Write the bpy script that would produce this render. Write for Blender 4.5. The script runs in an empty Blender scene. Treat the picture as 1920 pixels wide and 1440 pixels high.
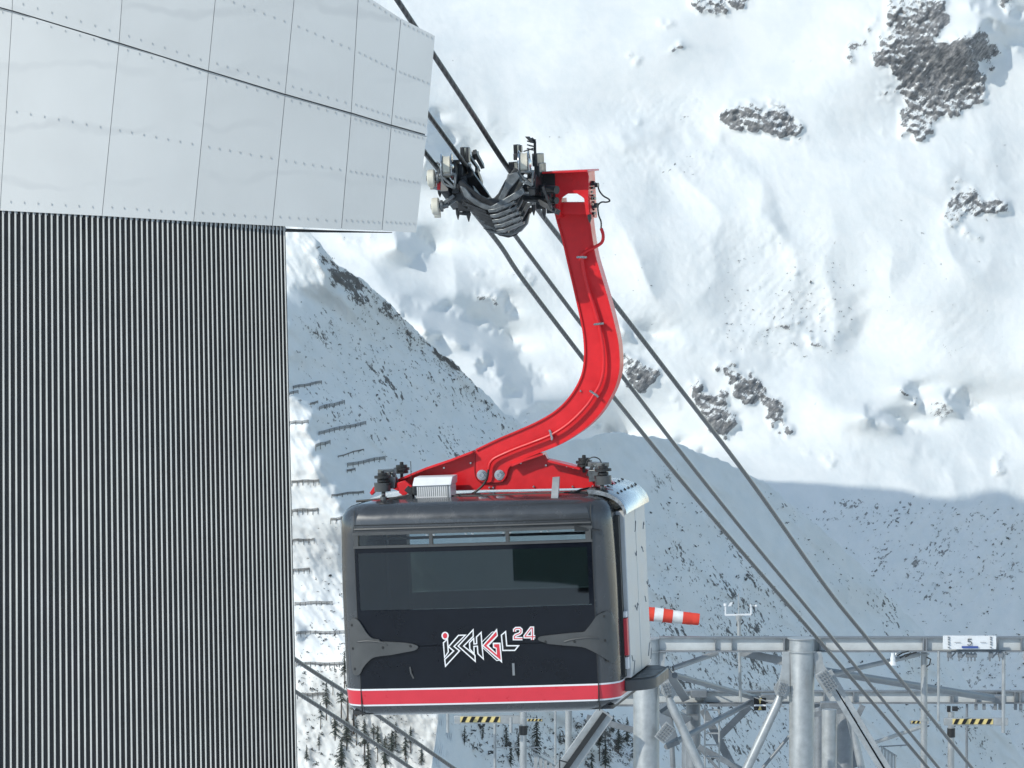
import bpy, bmesh, math, random
import numpy as np
from mathutils import Vector, Matrix
R = math.radians
random.seed(7); rng = np.random.default_rng(11)
scene = bpy.context.scene
C = scene.collection

# ---------------------------------------------------------------- camera
F = 9150.0                      # focal length in photo pixels (a long telephoto)
PITCH = R(-3)
cam = bpy.data.cameras.new('camera'); camo = bpy.data.objects.new('camera', cam); C.objects.link(camo)
cam.sensor_width = 36; cam.lens = F*36/1920; cam.clip_start = 1; cam.clip_end = 20000
camo.rotation_euler = (R(90)+PITCH, 0, 0)
scene.camera = camo
fw = Vector((0, math.cos(PITCH), math.sin(PITCH))); up = Vector((0, -math.sin(PITCH), math.cos(PITCH)))
def P(px, py, D):
    return fw*D + Vector((1,0,0))*((px-960)/F*D) + up*((720-py)/F*D)

# ---------------------------------------------------------------- light
SUN_AZ = R(47)                  # to the left of straight behind the camera
SUN_EL = R(33)
S = Vector((-math.sin(SUN_AZ)*math.cos(SUN_EL), -math.cos(SUN_AZ)*math.cos(SUN_EL), math.sin(SUN_EL)))
sun = bpy.data.lights.new('sun', 'SUN'); sun.energy = 2.3; sun.angle = R(0.42); sun.color = (1.0, 0.972, 0.875)
suno = bpy.data.objects.new('sun', sun); C.objects.link(suno)
suno.rotation_euler = (-S).to_track_quat('-Z', 'Y').to_euler()
w = bpy.data.worlds.new('World'); scene.world = w; w.use_nodes = True
nt = w.node_tree; bg = nt.nodes['Background']
sky = nt.nodes.new('ShaderNodeTexSky'); sky.sky_type = 'NISHITA'; sky.sun_disc = False
sky.sun_elevation = SUN_EL; sky.sun_rotation = math.atan2(S.x, S.y); sky.altitude = 2300; sky.dust_density = 1.6
hs = nt.nodes.new('ShaderNodeHueSaturation'); hs.inputs['Saturation'].default_value = 0.88; hs.inputs['Hue'].default_value = 0.482
nt.links.new(sky.outputs[0], hs.inputs['Color']); nt.links.new(hs.outputs[0], bg.inputs[0])
bg.inputs[1].default_value = 0.15
scene.view_settings.view_transform = 'Standard'; scene.view_settings.look = 'None'
scene.view_settings.exposure = 0.47; scene.view_settings.gamma = 1
scene.cycles.max_bounces = 7; scene.cycles.diffuse_bounces = 3; scene.cycles.glossy_bounces = 3
scene.cycles.transparent_max_bounces = 8; scene.cycles.use_denoising = True
scene.cycles.caustics_reflective = False; scene.cycles.caustics_refractive = False

# ---------------------------------------------------------------- helpers
def tag(o, label=None, cat=None, group=None, kind=None):
    if label: o['label'] = label
    if cat: o['category'] = cat
    if group: o['group'] = group
    if kind: o['kind'] = kind
    return o
def thing(name, loc, label, cat, group=None):
    o = bpy.data.objects.new(name, None); C.objects.link(o); o.location = loc; o.empty_display_size = .2
    o['org'] = list(loc)
    return tag(o, label, cat, group)
class MB:
    def __init__(s): s.v = []; s.f = []; s.m = []; s.cur = 0
    def add(s, vs, fs):
        k = len(s.v); s.v += [tuple(v) for v in vs]; s.f += [tuple(k+i for i in f) for f in fs]; s.m += [s.cur]*len(fs); return s
    def hexa(s, a):   # 8 corners: bottom ring 4, top ring 4
        return s.add(a, [(0,3,2,1),(4,5,6,7),(0,1,5,4),(1,2,6,5),(2,3,7,6),(3,0,4,7)])
    def box(s, c, X, Y, Z):   # centre and half axes
        c, X, Y, Z = map(Vector, (c, X, Y, Z))
        return s.hexa([c-X-Y-Z, c+X-Y-Z, c+X+Y-Z, c-X+Y-Z, c-X-Y+Z, c+X-Y+Z, c+X+Y+Z, c-X+Y+Z])
    def bx(s, x0, x1, y0, y1, z0, z1):
        return s.box(((x0+x1)/2,(y0+y1)/2,(z0+z1)/2), ((x1-x0)/2,0,0), (0,(y1-y0)/2,0), (0,0,(z1-z0)/2))
    def bar(s, p, q, wd, dp, side=(0,1,0)):   # rectangular bar p->q, wd across, dp along side
        p, q, side = Vector(p), Vector(q), Vector(side); d = (q-p); L = d.length; d.normalize()
        sd = (side - d*side.dot(d)).normalized(); x = d.cross(sd)
        return s.box((p+q)/2, d*L/2, x*wd/2, sd*dp/2)
    def rings(s, rs, cap=True, closed=True):
        n = len(rs[0]); vs = [v for r in rs for v in r]; fs = []
        for i in range(len(rs)-1):
            for j in range(n if closed else n-1):
                a = i*n+j; b = i*n+(j+1) % n; fs.append((a, b, b+n, a+n))
        if cap and closed: fs += [tuple(range(n))[::-1], tuple(range((len(rs)-1)*n, len(rs)*n))]
        return s.add(vs, fs)
    def cyl(s, p, q, r, r2=None, n=16):
        p, q = Vector(p), Vector(q); d = (q-p).normalized(); r2 = r if r2 is None else r2
        a = d.orthogonal().normalized(); b = d.cross(a)
        rs = [[o + (a*math.cos(t)+b*math.sin(t))*rr for t in [2*math.pi*k/n for k in range(n)]] for o, rr in ((p, r), (q, r2))]
        return s.rings(rs)
    def tube(s, pts, r, n=10):
        pts = [Vector(p) for p in pts]; rs = []
        a = None
        for i, p in enumerate(pts):
            d = (pts[min(i+1, len(pts)-1)] - pts[max(i-1, 0)]).normalized()
            a = d.orthogonal().normalized() if a is None else (a - d*a.dot(d)).normalized()
            b = d.cross(a); rr = r[i] if isinstance(r, (list, tuple)) else r
            rs.append([p + (a*math.cos(t)+b*math.sin(t))*rr for t in [2*math.pi*k/n for k in range(n)]])
        return s.rings(rs)
    def lathe(s, p, ax, prof, n=20):   # prof = [(t along axis, radius)]
        p, ax = Vector(p), Vector(ax).normalized(); a = ax.orthogonal().normalized(); b = ax.cross(a)
        return s.rings([[p + ax*t + (a*math.cos(u)+b*math.sin(u))*rr for u in [2*math.pi*k/n for k in range(n)]] for t, rr in prof])
    def prism(s, poly, d):             # planar 3D polygon extruded by the vector d
        poly = [Vector(p) for p in poly]; d = Vector(d); n = len(poly)
        return s.add(poly + [p+d for p in poly], [tuple(range(n))[::-1], tuple(range(n, 2*n))] + [(i, (i+1) % n, n+(i+1) % n, n+i) for i in range(n)])
    def islands(s):
        par = list(range(len(s.v)))
        def find(a):
            while par[a] != a: par[a] = par[par[a]]; a = par[a]
            return a
        for f in s.f:
            for b in f[1:]: par[find(b)] = find(f[0])
        out = {}
        for f, mi in zip(s.f, s.m): out.setdefault(find(f[0]), []).append((f, mi))
        r = []
        for fs in out.values():
            ids = sorted({i for f, _ in fs for i in f}); mp = {a: k for k, a in enumerate(ids)}
            n = MB(); n.v = [s.v[i] for i in ids]; n.f = [tuple(mp[i] for i in f) for f, _ in fs]; n.m = [q for _, q in fs]; r.append(n)
        return r
    def build(s, name, mat, parent=None, smooth=True, bevel=0, ang=35, local=False):
        v = np.array(s.v, dtype=float)
        if parent is not None and not local:
            v = v - np.array(parent['org'])
        me = bpy.data.meshes.new(name); me.from_pydata(v.tolist(), [], s.f)
        for m_ in (mat if isinstance(mat, (list, tuple)) else [mat]): me.materials.append(m_)
        if any(s.m): me.polygons.foreach_set('material_index', s.m)
        bm = bmesh.new(); bm.from_mesh(me); bmesh.ops.recalc_face_normals(bm, faces=bm.faces); bm.to_mesh(me); bm.free()
        if smooth:
            me.polygons.foreach_set('use_smooth', [True]*len(me.polygons)); me.set_sharp_from_angle(angle=R(ang))
        o = bpy.data.objects.new(name, me); C.objects.link(o)
        if parent is not None:
            o.parent = parent; o['org'] = list(parent['org']) if not local else [0,0,0]
        if bevel:
            b = o.modifiers.new('b', 'BEVEL'); b.width = bevel; b.segments = 2; b.limit_method = 'ANGLE'; b.angle_limit = R(40)
        return o
def spline(pts, n=6):
    pts = [np.array(p, float) for p in pts]; out = []
    for i in range(len(pts)-1):
        p0 = pts[max(i-1,0)]; p1 = pts[i]; p2 = pts[i+1]; p3 = pts[min(i+2, len(pts)-1)]
        for k in range(n):
            t = k/n; out.append(.5*((2*p1)+(-p0+p2)*t+(2*p0-5*p1+4*p2-p3)*t*t+(-p0+3*p1-3*p2+p3)*t**3))
    out.append(pts[-1]); return out

# ---------------------------------------------------------------- materials
def nodes(name):
    m = bpy.data.materials.new(name); m.use_nodes = True; t = m.node_tree; return m, t, t.nodes['Principled BSDF']
def mat(name, col, rough=.5, metal=0., var=.12, scale=8., bump=0., coat=0., rvar=.1, spec=.5):
    m, t, b = nodes(name); N = t.nodes.new; L = t.links.new
    tc = N('ShaderNodeTexCoord'); nz = N('ShaderNodeTexNoise'); nz.inputs['Scale'].default_value = scale; nz.inputs['Detail'].default_value = 6
    nz.inputs['Roughness'].default_value = .65
    L(tc.outputs['Object'], nz.inputs['Vector'])
    mr = N('ShaderNodeMapRange'); mr.inputs[1].default_value = .3; mr.inputs[2].default_value = .7
    mr.inputs[3].default_value = 1-var; mr.inputs[4].default_value = 1+var; L(nz.outputs[0], mr.inputs[0])
    mx = N('ShaderNodeMix'); mx.data_type = 'RGBA'; mx.blend_type = 'MULTIPLY'; mx.inputs[0].default_value = 1
    mx.inputs[6].default_value = (*col, 1); L(mr.outputs[0], mx.inputs[7]); L(mx.outputs[2], b.inputs['Base Color'])
    r2 = N('ShaderNodeMapRange'); r2.inputs[1].default_value = .3; r2.inputs[2].default_value = .7
    r2.inputs[3].default_value = max(.02, rough-rvar); r2.inputs[4].default_value = min(1, rough+rvar); L(nz.outputs[0], r2.inputs[0]); L(r2.outputs[0], b.inputs['Roughness'])
    b.inputs['Metallic'].default_value = metal; b.inputs['Coat Weight'].default_value = coat; b.inputs['Coat Roughness'].default_value = .08
    b.inputs['Specular IOR Level'].default_value = spec
    if bump:
        bp = N('ShaderNodeBump'); bp.inputs['Strength'].default_value = bump; bp.inputs['Distance'].default_value = .01
        L(nz.outputs[0], bp.inputs['Height']); L(bp.outputs[0], b.inputs['Normal'])
    return m
M = {}
M['red'] = mat('red_paint', (.66,.008,.014), .42, var=.13, scale=4, coat=.15)
M['darkred'] = mat('dark_red', (.30,.01,.015), .5)
M['cabin'] = mat('cabin_grey', (.052,.056,.062), .24, var=.1, scale=3, coat=.6, metal=.2)
M['bracket'] = mat('bracket_grey', (.066,.069,.071), .42, var=.1, scale=6)
M['black'] = mat('black_rubber', (.018,.019,.02), .5)
M['gloss'] = mat('black_glass_panel', (.006,.008,.013), .09, var=.2, scale=3, rvar=.04, spec=.3)
M['machine'] = mat('dark_machinery', (.045,.047,.05), .38, metal=.5, var=.35, scale=12)
M['machine2'] = mat('grey_machinery', (.17,.18,.185), .35, metal=.7, var=.3, scale=14)
M['chrome'] = mat('bare_steel', (.55,.56,.57), .25, metal=1, var=.1, scale=20)
M['galv'] = mat('galvanised_steel', (.37,.385,.39), .42, metal=.35, var=.17, scale=6)
M['web'] = mat('lit_beam_web', (.56,.58,.58), .5, metal=.1, var=.1, scale=5)  # lighter steel; paints the webs brighter than their shaded flanges
M['galvd'] = mat('dark_and_shaded_steel', (.22,.235,.25), .5, metal=.4, var=.2, scale=5)  # darker steel for fittings; on beam flanges it paints in their shade
M['nylon'] = mat('cream_nylon', (.62,.59,.50), .5, var=.12)
M['doorsnow'] = mat('door_snow_reflection', (.55,.56,.565), .4, var=.1, scale=4)  # white stands for sunlit snow reflected in the door
M['white'] = mat('white_paint', (.72,.73,.74), .4, var=.06)
M['decal'] = mat('white_decal', (.78,.78,.80), .35, var=.03)
M['decalred'] = mat('red_decal', (.62,.035,.055), .35, var=.04)
M['decalblack'] = mat('black_decal', (.004,.004,.005), .3)
M['yellow'] = mat('yellow_paint', (.68,.54,.22), .5)
M['blue'] = mat('blue_print', (.05,.09,.3), .5)
M['sockred'] = mat('windsock_red', (.72,.06,.035), .8)
M['sockwhite'] = mat('windsock_white', (.75,.75,.74), .8)
M['interior'] = mat('interior_dark', (.03,.032,.035), .6)
M['rib'] = mat('cladding_rib', (.54,.53,.50), .45, var=.1, scale=3)
M['ribback'] = mat('cladding_back', (.028,.028,.030), .6, var=.15, scale=3)
M['soffit'] = mat('soffit', (.30,.32,.35), .5, var=.1, scale=3)
M['bark'] = mat('bark', (.06,.045,.035), .9)
M['needles'] = mat('conifer_needles', (.022,.036,.026), .8, var=.4, scale=1.5)
M['scrub'] = mat('scrub_twigs', (.05,.055,.055), .9, var=.4, scale=1.5)
M['fence'] = mat('weathered_timber', (.15,.15,.15), .85, var=.3, scale=1)
def rope_mat():
    m, t, b = nodes('steel_rope'); N = t.nodes.new; L = t.links.new
    tc = N('ShaderNodeTexCoord'); wv = N('ShaderNodeTexWave'); wv.inputs['Scale'].default_value = 7; wv.bands_direction = 'DIAGONAL'; wv.inputs['Distortion'].default_value = 1
    L(tc.outputs['Object'], wv.inputs['Vector']); cr = N('ShaderNodeMapRange'); cr.inputs[3].default_value = .04; cr.inputs[4].default_value = .10  # lighter stripes paint highlight lines into the rope colour
    L(wv.outputs[1], cr.inputs[0]); L(cr.outputs[0], b.inputs['Base Color']); b.inputs['Roughness'].default_value = .36; b.inputs['Metallic'].default_value = .5
    return m
M['rope'] = rope_mat()
def glass_mat(name, tint, gl=.05):
    m = bpy.data.materials.new(name); m.use_nodes = True; t = m.node_tree; t.nodes.clear(); N = t.nodes.new; L = t.links.new
    o = N('ShaderNodeOutputMaterial'); tr = N('ShaderNodeBsdfTransparent'); tr.inputs[0].default_value = (*tint, 1)
    g = N('ShaderNodeBsdfGlossy'); g.inputs[0].default_value = (.8,.87,.95,1); g.inputs[1].default_value = .03
    fr = N('ShaderNodeFresnel'); fr.inputs[0].default_value = 1.75; mx = N('ShaderNodeMixShader')
    L(fr.outputs[0], mx.inputs[0]); L(tr.outputs[0], mx.inputs[1]); L(g.outputs[0], mx.inputs[2]); L(mx.outputs[0], o.inputs[0]); return m
M['glass'] = glass_mat('tinted_glass', (.21,.25,.235))
M['rearglass'] = glass_mat('rear_glass', (.82,.86,.85))
M['vent'] = glass_mat('vent_glass', (.84,.88,.90))
def panel_mat():
    m, t, b = nodes('white_cladding'); N = t.nodes.new; L = t.links.new
    tc = N('ShaderNodeTexCoord'); mp = N('ShaderNodeMapping'); mp.inputs['Scale'].default_value = (1.0,.3,1); L(tc.outputs['Object'], mp.inputs[0])
    nz = N('ShaderNodeTexNoise'); nz.inputs['Scale'].default_value = 1.5; nz.inputs['Detail'].default_value = 4; nz.inputs['Distortion'].default_value = .4
    L(mp.outputs[0], nz.inputs['Vector'])
    wv = N('ShaderNodeTexWave'); wv.bands_direction = 'Z'; wv.inputs['Scale'].default_value = .75; wv.inputs['Distortion'].default_value = 3.2  # wavy lines paint soft reflections into the cladding colour
    wv.inputs['Detail'].default_value = 3; wv.inputs['Detail Scale'].default_value = 2.2; L(mp.outputs[0], wv.inputs['Vector'])
    ln = N('ShaderNodeMapRange'); ln.inputs[1].default_value = .93; ln.inputs[2].default_value = 1; ln.inputs[3].default_value = 0; ln.inputs[4].default_value = 1; L(wv.outputs[1], ln.inputs[0])
    pt = N('ShaderNodeMapRange'); pt.inputs[1].default_value = .42; pt.inputs[2].default_value = .6; L(nz.outputs[0], pt.inputs[0])
    ml = N('ShaderNodeMath'); ml.operation = 'MULTIPLY'; L(ln.outputs[0], ml.inputs[0]); L(pt.outputs[0], ml.inputs[1])
    mx = N('ShaderNodeMix'); mx.data_type = 'RGBA'; mx.inputs[6].default_value = (.69,.672,.64,1); mx.inputs[7].default_value = (.625,.61,.585,1)
    L(ml.outputs[0], mx.inputs[0]); 
    m2 = N('ShaderNodeMapRange'); m2.inputs[1].default_value = .3; m2.inputs[2].default_value = .7; m2.inputs[3].default_value = .95; m2.inputs[4].default_value = 1.03; L(nz.outputs[0], m2.inputs[0])
    oi = N('ShaderNodeObjectInfo'); rr_ = N('ShaderNodeMapRange'); rr_.inputs[3].default_value = .955; rr_.inputs[4].default_value = 1.03; L(oi.outputs['Random'], rr_.inputs[0]); mm_ = N('ShaderNodeMath'); mm_.operation = 'MULTIPLY'; L(m2.outputs[0], mm_.inputs[0]); L(rr_.outputs[0], mm_.inputs[1])
    m3 = N('ShaderNodeMix'); m3.data_type = 'RGBA'; m3.blend_type = 'MULTIPLY'; m3.inputs[0].default_value = 1; L(mx.outputs[2], m3.inputs[6]); L(mm_.outputs[0], m3.inputs[7])
    L(m3.outputs[2], b.inputs['Base Color']); b.inputs['Roughness'].default_value = .45; b.inputs['Metallic'].default_value = .1
    return m
M['panel'] = panel_mat()
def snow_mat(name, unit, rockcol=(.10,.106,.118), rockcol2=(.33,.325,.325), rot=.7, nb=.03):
    # unit = metres per photo pixel at that mountain's distance: sets the size of the rock and scrub patterns
    m, t, b = nodes(name); N = t.nodes.new; L = t.links.new
    geo = N('ShaderNodeTexCoord')
    def noise(sc, det, rough=.6, dist=0., sx=1, sy=.5, sz=1, rot=0):
        mp = N('ShaderNodeMapping'); mp.inputs['Rotation'].default_value = (0,rot,0); L(geo.outputs['Object'], mp.inputs[0])
        m2 = N('ShaderNodeMapping'); m2.inputs['Scale'].default_value = (sx,sy,sz); L(mp.outputs[0], m2.inputs[0]); mp = m2
        n = N('ShaderNodeTexNoise'); n.inputs['Scale'].default_value = 1/(sc*unit); n.inputs['Detail'].default_value = det; n.inputs['Roughness'].default_value = rough
        n.inputs['Distortion'].default_value = dist; L(mp.outputs[0], n.inputs['Vector']); return n
    def attr(n):
        a = N('ShaderNodeAttribute'); a.attribute_name = n; return a
    def math_(op, a, b_, c=None):
        n = N('ShaderNodeMath'); n.operation = op
        for i, x in enumerate((a, b_, c)):
            if x is None: continue
            if isinstance(x, (int, float)): n.inputs[i].default_value = x
            else: L(x, n.inputs[i])
        return n.outputs[0]
    def ramp(x, lo, hi, a=0., b_=1.):
        r = N('ShaderNodeMapRange'); r.inputs[1].default_value = lo; r.inputs[2].default_value = hi; r.inputs[3].default_value = a; r.inputs[4].default_value = b_; L(x, r.inputs[0]); return r.outputs[0]
    n1 = noise(13, 10, .84, .3, rot=rot, sx=1.5, sz=.6); rk = attr('rock').outputs['Fac']
    n1b = noise(5, 5, .75, .2, rot=rot, sx=1.8, sz=.5)
    nn = math_('ADD', math_('MULTIPLY', n1.outputs[0], .6), math_('MULTIPLY', n1b.outputs[0], .4))
    ge = N('ShaderNodeNewGeometry'); sx_ = N('ShaderNodeSeparateXYZ'); L(ge.outputs['Normal'], sx_.inputs[0])
    s1 = math_('MULTIPLY_ADD', rk, math_('MULTIPLY_ADD', sx_.outputs[2], -.19, .225+nb), nn); n5 = noise(70, 4, .6, .5, rot=rot, sx=1.6, sz=.6); s1 = math_('ADD', s1, math_('MULTIPLY_ADD', n5.outputs[0], .42, -.21)); f1 = ramp(s1, .668, .69)
    n2 = noise(8, 4, .65, 0, rot=rot, sx=1.2, sz=.6); n2b = noise(80, 4, .6, 0, rot=rot, sx=2.2, sz=.35); sb = attr('scrub').outputs['Fac']
    s2 = math_('ADD', math_('MULTIPLY_ADD', sb, .24, n2.outputs[0]), math_('MULTIPLY', n2b.outputs[0], .6)); f2 = ramp(s2, 1.13, 1.18)
    mx = math_('MAXIMUM', f1, f2)
    n3 = noise(9, 6, .75, 0, rot=rot, sx=2, sz=.6)
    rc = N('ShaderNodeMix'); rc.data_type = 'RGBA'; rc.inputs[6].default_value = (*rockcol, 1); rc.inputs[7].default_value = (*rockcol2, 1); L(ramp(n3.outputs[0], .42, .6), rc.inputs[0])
    n4 = noise(45, 6, .6)
    sn = N('ShaderNodeMix'); sn.data_type = 'RGBA'; sn.inputs[6].default_value = (.79,.82,.835,1); sn.inputs[7].default_value = (.85,.865,.87,1); L(ramp(n4.outputs[0], .4, .6), sn.inputs[0])
    c = N('ShaderNodeMix'); c.data_type = 'RGBA'; L(mx, c.inputs[0]); L(sn.outputs[2], c.inputs[6]); L(rc.outputs[2], c.inputs[7])
    L(c.outputs[2], b.inputs['Base Color']); b.inputs['Roughness'].default_value = .85; b.inputs['Specular IOR Level'].default_value = .15
    bp = N('ShaderNodeBump'); bp.inputs['Strength'].default_value = .3; bp.inputs['Distance'].default_value = unit*5
    h = math_('ADD', math_('MULTIPLY', nn, math_('MULTIPLY_ADD', mx, 1.3, .35)), math_('MULTIPLY', n4.outputs[0], .8))
    L(h, bp.inputs['Height']); L(bp.outputs[0], b.inputs['Normal'])
    return m

# ---------------------------------------------------------------- mountains
# Every mountain is a relief surface: its slopes (a = sideways, b = upward recession) are laid out region by region,
# integrated into one continuous surface, roughened, and lit only by the sun and the sky.
def inpoly(X, Y, poly):
    r = np.zeros(X.shape, bool); n = len(poly); j = n-1
    for i in range(n):
        xi, yi = poly[i]; xj, yj = poly[j]
        c = ((yi > Y) != (yj > Y)) & (X < (xj-xi)*(Y-yi)/((yj-yi) or 1e-9)+xi); r ^= c; j = i
    return r
def zc(pts, s, ox, oy): return [(ox+x/s, oy+y/s) for x, y in pts]
class Relief:
    def __init__(s, x0, x1, y0, y1, st, D0, a0, b0):
        s.x0, s.y0, s.st, s.D0 = x0, y0, st, D0
        s.xs = np.arange(x0, x1+.1, st); s.ys = np.arange(y0, y1+.1, st); s.X, s.Y = np.meshgrid(s.xs, s.ys)
        s.a = np.full(s.X.shape, float(a0)); s.b = np.full(s.X.shape, float(b0)); s.rock = np.zeros(s.X.shape); s.scrub = np.zeros(s.X.shape); s.rough = np.zeros(s.X.shape)
        s.u = D0/F; s.E = np.zeros(s.X.shape); s.L = 150.
        ny, nx = s.X.shape; s.kx = np.fft.fftfreq(2*nx, st)[None, :]; s.ky = np.fft.fftfreq(2*ny, st)[:, None]
    def blur(s, A, sig):
        ny, nx = A.shape; B = np.block([[A, A[:, ::-1]], [A[::-1], A[::-1, ::-1]]])
        return np.real(np.fft.ifft2(np.fft.fft2(B)*np.exp(-2*(math.pi*sig)**2*(s.kx**2+s.ky**2))))[:ny, :nx]
    def mask(s, poly, soft=4, wob=6):
        if wob:
            if not hasattr(s, 'wx'):
                s.wx = s.noise(8, 60); s.wy = s.noise(8, 60)
            X, Y = s.X+s.wx*wob, s.Y+s.wy*wob
        else: X, Y = s.X, s.Y
        return np.clip(s.blur(inpoly(X, Y, poly).astype(float), soft), 0, 1)
    def slope(s, poly, a=None, b=None, soft=4, wob=6):
        m = s.mask(poly, soft, wob)
        if a is not None: s.a += (a-s.a)*m
        if b is not None: s.b += (b-s.b)*m
    def noise(s, lo, hi, p=1.6, ang=0, st=1):   # band-limited fractal noise, wavelengths lo..hi px, unit variance
        ny, nx = s.X.shape; kx = np.fft.fftfreq(nx, s.st)[None, :]; ky = np.fft.fftfreq(ny, s.st)[:, None]
        c, n = math.cos(ang), math.sin(ang); u = (c*kx+n*ky)*st; v = -n*kx+c*ky
        k = np.sqrt(u*u+v*v)+1e-9; A = k**(-p)*(k > 1/hi)*(k < 1/lo)
        g = np.real(np.fft.ifft2(np.fft.fft2(rng.standard_normal((ny, nx)))*A)); return g/g.std()
    def solve(s, it=16, keep=.1):
        ny, nx = s.X.shape; h = s.st*s.u
        wx = 2*np.pi*np.fft.fftfreq(2*nx)[None, :]; wy = 2*np.pi*np.fft.fftfreq(2*ny)[:, None]
        d = wx**2+wy**2; d[0, 0] = 1; s.a = s.a+s.E; b = s.b.copy()
        for k in range(it):            # least-squares integration; the upward slope gives way so the sideways slope is met
            gx = s.a*h; gy = -b*h
            gX = np.block([[gx, -gx[:, ::-1]], [gx[::-1], -gx[::-1, ::-1]]]); gY = np.block([[gy, gy[:, ::-1]], [-gy[::-1], -gy[::-1, ::-1]]])
            Z = (-1j*wx*np.fft.fft2(gX)-1j*wy*np.fft.fft2(gY))/d; Z[0, 0] = 0
            z = np.real(np.fft.ifft2(Z))[:ny, :nx]
            bs = -np.gradient(z, axis=0)/h; b = np.clip(keep*s.b+(1-keep)*bs, -.5, 3)
        s.D = s.D0+z
    def at(s, px, py, A=None):
        A = s.D if A is None else A
        fx = np.clip((np.asarray(px, float)-s.x0)/s.st, 0, A.shape[1]-1.001); fy = np.clip((np.asarray(py, float)-s.y0)/s.st, 0, A.shape[0]-1.001)
        i = fx.astype(int); j = fy.astype(int); u = fx-i; v = fy-j
        return (A[j, i]*(1-u)+A[j, i+1]*u)*(1-v)+(A[j+1, i]*(1-u)+A[j+1, i+1]*u)*v
    def build(s, name, mat_, label, ridge=None, ybot=None, step=None, back=260):
        st = step or s.st
        if ridge is None:
            X, Y, D, rk, sc = s.X, s.Y, s.D, s.rock, s.scrub
        else:
            rx = np.array([p[0] for p in ridge], float); ry = np.array([p[1] for p in ridge], float)
            xs = np.arange(rx[0], rx[-1], st); top = np.interp(xs, rx, ry) + np.interp(xs, s.xs, s.noise(8, 120)[len(s.ys)//2])*1.9 + np.interp(xs, s.xs, s.noise(7, 30, 1)[len(s.ys)//2])*.9
            n = int((ybot-min(ry))/st*.85); tt = np.linspace(0, 1, n)[:, None]
            X = np.broadcast_to(xs, (n, len(xs))); Y = top+(ybot-top)*tt
            D = s.at(X, Y); rk = s.at(X, Y, s.rock); sc = s.at(X, Y, s.scrub)
            k = [3, 2, 1]; Xb = np.repeat(xs[None], 3, 0); Yb = np.array([top+12*i*i for i in k]); Db = np.array([D[0]+back*i*i/9*s.u/.15 for i in k])
            X = np.vstack([Xb, X]); Y = np.vstack([Yb, Y]); D = np.vstack([Db, D]); z = np.zeros((3, len(xs))); rk = np.vstack([z, rk]); sc = np.vstack([z, sc])
        ny, nx = X.shape
        rtx = (X-960)/F*D; v = (720-Y)/F*D
        co = np.empty((ny, nx, 3)); co[..., 0] = rtx; co[..., 1] = fw.y*D+up.y*v; co[..., 2] = fw.z*D+up.z*v
        me = bpy.data.meshes.new(name); nv = ny*nx; me.vertices.add(nv); me.vertices.foreach_set('co', co.reshape(-1).astype(np.float32))
        i = np.arange(nv).reshape(ny, nx); q = np.stack([i[:-1, :-1], i[1:, :-1], i[1:, 1:], i[:-1, 1:]], -1).reshape(-1)
        nf = (ny-1)*(nx-1); me.loops.add(nf*4); me.loops.foreach_set('vertex_index', q.astype(np.int32)); me.polygons.add(nf)
        me.polygons.foreach_set('loop_start', np.arange(0, nf*4, 4, dtype=np.int32)); me.update(calc_edges=True)
        me.polygons.foreach_set('use_smooth', np.ones(nf, bool))
        for nm, A in (('rock', rk), ('scrub', sc)):
            at = me.attributes.new(nm, 'FLOAT', 'POINT'); at.data.foreach_set('value', A.reshape(-1).astype(np.float32))
        me.materials.append(mat_); o = bpy.data.objects.new(name, me); C.objects.link(o)
        return tag(o, label, 'mountain', kind='structure')

# --- far mountain -------------------------------------------------------------------------------------------------
far = Relief(-1460, 2317, -600, 1557, 3, 2800, .03, .85)
z1 = lambda p: zc(p, 2.88, 540, 420)
z2 = lambda p: zc(p, 2.4615, 1140, 0)
z4 = lambda p: zc(p, 2.1817, 1100, 500)
big = far.noise(150, 700, 1.6); far.a += .2*big; far.b += .12*far.noise(160, 700)
# snow domes, hollows and wind lips
def crest(L, pts, wd, da, db=0, soft=4.5):
    da *= 1.7   # a band along a line turned away from the sun
    up_ = [(x, y-wd*.3) for x, y in pts]; lo = [(x+wd*.9, y+wd*.7) for x, y in pts][::-1]
    m = L.mask(up_+lo, soft, 10)*.6+L.mask(up_+lo, soft*4, 10)*.5; L.E += da*m; L.b += db*m
crest(far, [(1150,255),(1290,262),(1380,290),(1420,330),(1445,400),(1452,440)], 26, .75)
crest(far, [(1180,385),(1215,430),(1250,475)], 18, .8)
crest(far, [(850,140),(900,190),(925,225),(960,250)], 16, .7)
crest(far, [(1270,560),(1210,520),(1180,470)], 16, .5)
crest(far, [(1560,520),(1590,560),(1600,620),(1560,650)], 16, .9)
crest(far, [(1300,640),(1360,660),(1400,680),(1480,690),(1530,730),(1600,765),(1690,800)], 16, .7)
crest(far, [(1760,330),(1830,325),(1920,350)], 22, .5)
crest(far, [(1440,620),(1500,640),(1560,700)], 20, .5)
crest(far, [(1390,690),(1440,780),(1445,850)], 22, .45)
crest(far, [(1580,800),(1610,860),(1640,905)], 30, .5)
crest(far, [(1700,835),(1780,850),(1800,870)], 22, .75)
crest(far, [(1000,640),(1060,690),(1080,760)], 20, .4)
crest(far, [(640,500),(760,540),(860,590),(960,620)], 12, .8, 0, 4)
crest(far, [(620,480),(720,510),(800,545)], 9, .9, 0, 3)
crest(far, [(700,460),(800,490),(860,530)], 10, .5, 0, 5)
far.slope(z4([(600,380),(720,400),(860,440),(960,520),(1080,580),(1200,640),(1320,720),(1250,740),(1000,700),(860,600),(700,460)]), a=-.25, b=.95, soft=14)
far.slope(z4([(560,700),(900,650),(1300,700),(1789,760),(1789,880),(1000,860),(650,830)]), a=-.12, b=.9, soft=16)
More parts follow.
